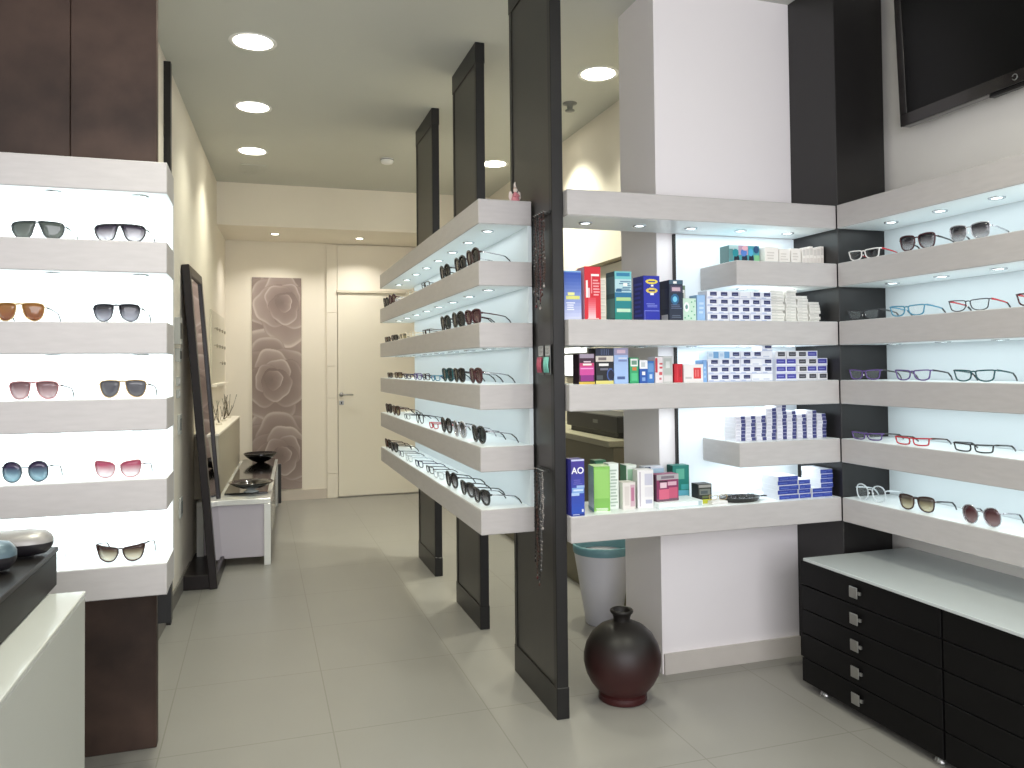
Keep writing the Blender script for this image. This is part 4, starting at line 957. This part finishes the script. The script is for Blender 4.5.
for i, v in enumerate((1.55, 2.1, 2.55, 3.0)):
    r = random.Random(60 + i); t = thing('twig_bunch', 'bunch of thin dry twigs on beige ledge, %s from mirror' % ORD[i], 'twigs', LP(.08, v, .8725), 0, 'dry twig bunches')
    MB().lathe([(.02, 0), (.024, .012), (.018, .016), (0, .016)], M_wallc, 14, cap1=False).obj('holder', t)
    b = MB()
    for k in range(7):
        a = r.uniform(0, 2 * PI); q = r.uniform(.03, .11); h = r.uniform(.10, .22)
        b.tube([(0, 0, .01), (math.cos(a) * q * .4, math.sin(a) * q * .6, h * .5), (math.cos(a) * q * .7, math.sin(a) * q * 1.1, h)], .0022, tw, 4)
    b.obj('twigs', t)
# switches and intercom on the corridor wall
def plate(name, label, cat, v, z, w, h, d=.012, face=None, n0=0.):
    t = thing(name, label, cat, LP(n0, v, z), LA)
    MB().box((0, -w / 2, -h / 2), (d, w / 2, h / 2), mat('switch_plate', (188, 190, 186), .35), .002).obj('plate', t)
    MB().box((d, -w * .3, -h * .3), (d + .003, w * .3, h * .3), face or M_white, .001).obj('rocker', t)
    return t
plate('intercom', 'grey wall intercom with dark screen between left display and mirror', 'intercom', .40, 1.52, .10, .15, .03, M_dgrey)
plate('thermostat', 'small wall thermostat just below the intercom', 'thermostat', .42, 1.385, .08, .075, .025, M_dgrey)
plate('light_switch', 'upper small switch plate beside leaning mirror', 'switch', .46, 1.235, .08, .05)
plate('light_switch', 'lower small switch plate beside leaning mirror', 'switch', .46, 1.165, .08, .05)
plate('socket_plate', 'grey socket plate on corridor wall at shelf height', 'socket', .52, .985, .085, .115, .012, M_grey)
plate('socket_plate', 'lowest grey socket plate near floor beside mirror', 'socket', .56, .50, .085, .115, .012, M_grey)
# small clear wall rack with pegs
t = thing('wall_rack', 'pale wall rack with small pegs above the ledge', 'rack', LP(0, 0), LA)
MB().box((.001, 2.25, 1.18), (.012, 3.45, 1.78), mat('rack_panel', (214, 208, 190), .4), .002).obj('back_panel', t)
MB().box((.012, 2.25, 1.16), (.05, 3.45, 1.185), M_wallc, .002).obj('rack_lip', t)
M_pegs = mat('pale_peg', (168, 160, 144), .5); pg = MB(); pg.tube([(0, 0, 0), (.02, 0, .004)], .004, M_pegs, 6).ball((.022, 0, -.004), .013, M_pegs, (.6, 1, 1.2)); pgm = pg.mesh('peg')
for i in range(4):
    for j in range(3):
        if (i, j) in ((0, 0), (1, 0)): continue
        link('peg', pgm, t, (.012, 2.5 + i * .24, 1.36 + j * .14))

# ------------------------------------------------------------------ workshop corner seen between front panel and white block
t = thing('work_counter', 'olive grey work counter seen through gap right of front panel', 'counter', (1.78, 3.86, 0))
MB().box((.03, 0, 0), (.334, 2.6, .855), mat('work_counter_body', (112, 106, 86), .5), .002).obj('counter_body', t)
MB().box((0, -.01, .86), (.334, 2.61, .895), mat('work_counter_top', (152, 148, 126), .35), .003).obj('counter_top', t)
for y in (.45, 1.05, 1.65): MB().ball((.022, y, .70), .02, M_dgrey, (.8, 1, 1)).obj('knob', t)
t = thing('label_printer', 'dark grey flat office machine on work counter behind shelves', 'printer', (1.88, 3.95, .895))
MB().box((0, 0, .028), (.22, .75, .125), M_dgrey, .006).obj('housing', t)
MB().box((.01, .02, 0), (.21, .70, .028), M_black, .002).obj('paper_slot', t)
MB().box((-.003, .26, .07), (0, .33, .09), M_grey, .001).obj('control_panel', t)
t = thing('monitor', 'black screen edge on work counter beside front panel', 'monitor', (1.93, 5.05, .895))
MB().box((0, 0, .04), (.03, .38, .26), M_black, .004).obj('screen_housing', t)
MB().box((-.03, .12, 0), (.09, .26, .008), M_black, .002).box((.005, .17, .008), (.025, .21, .05), M_black, .002).obj('stand', t)
t = thing('mounted_light_box', 'bright white lit panel glimpsed left of magenta carton', 'light box', (2.095, 4.85, 1.22))
MB().box((0, 0, 0), (.018, .42, .22), M_grey, .003).obj('housing', t)
MB().box((-.004, .012, .012), (0, .408, .155), glow('chart_light', (250, 252, 255), 1.3)).box((-.004, .012, .17), (0, .408, .208), glow('chart_light', (250, 252, 255), 1.3)).obj('diffuser', t)
struct('trim_6', MB().box((2.09, 3.32, 1.94), (2.115, 5.9, 1.962), mat('dark_rail', (92, 84, 62), .4), .002))
t = thing('waste_bin', 'white tapered bin with teal rim behind the vase', 'bin', (1.66, 3.68, 0))
MB().lathe([(.085, 0), (.09, .004), (.145, .355), (.148, .36), (.141, .36), (.085, .01), (0, .008)], M_bin, 40, cap1=False).obj('bin_body', t)
MB().lathe([(.149, .357), (.152, .37), (.152, .395), (.146, .40), (.141, .395), (.138, .35)], M_teal, 40, cap0=False, cap1=False).obj('liner_rim', t)

# ------------------------------------------------------------------ light and world
w = bpy.data.worlds.new('daylight'); S.world = w; w.use_nodes = True
bg = w.node_tree.nodes['Background']; bg.inputs[0].default_value = (.85, .92, 1, 1); bg.inputs[1].default_value = .8
area('shopfront_daylight', (-.1, YF + .03, 1.6), (4.4, 2.2), 124, (.98, .965, 1.0), (PI / 2, 0, 0))
v = S.view_settings; v.view_transform = 'Standard'; v.look = 'None'; v.gamma = 1; v.exposure = .1; v.use_curve_mapping = False
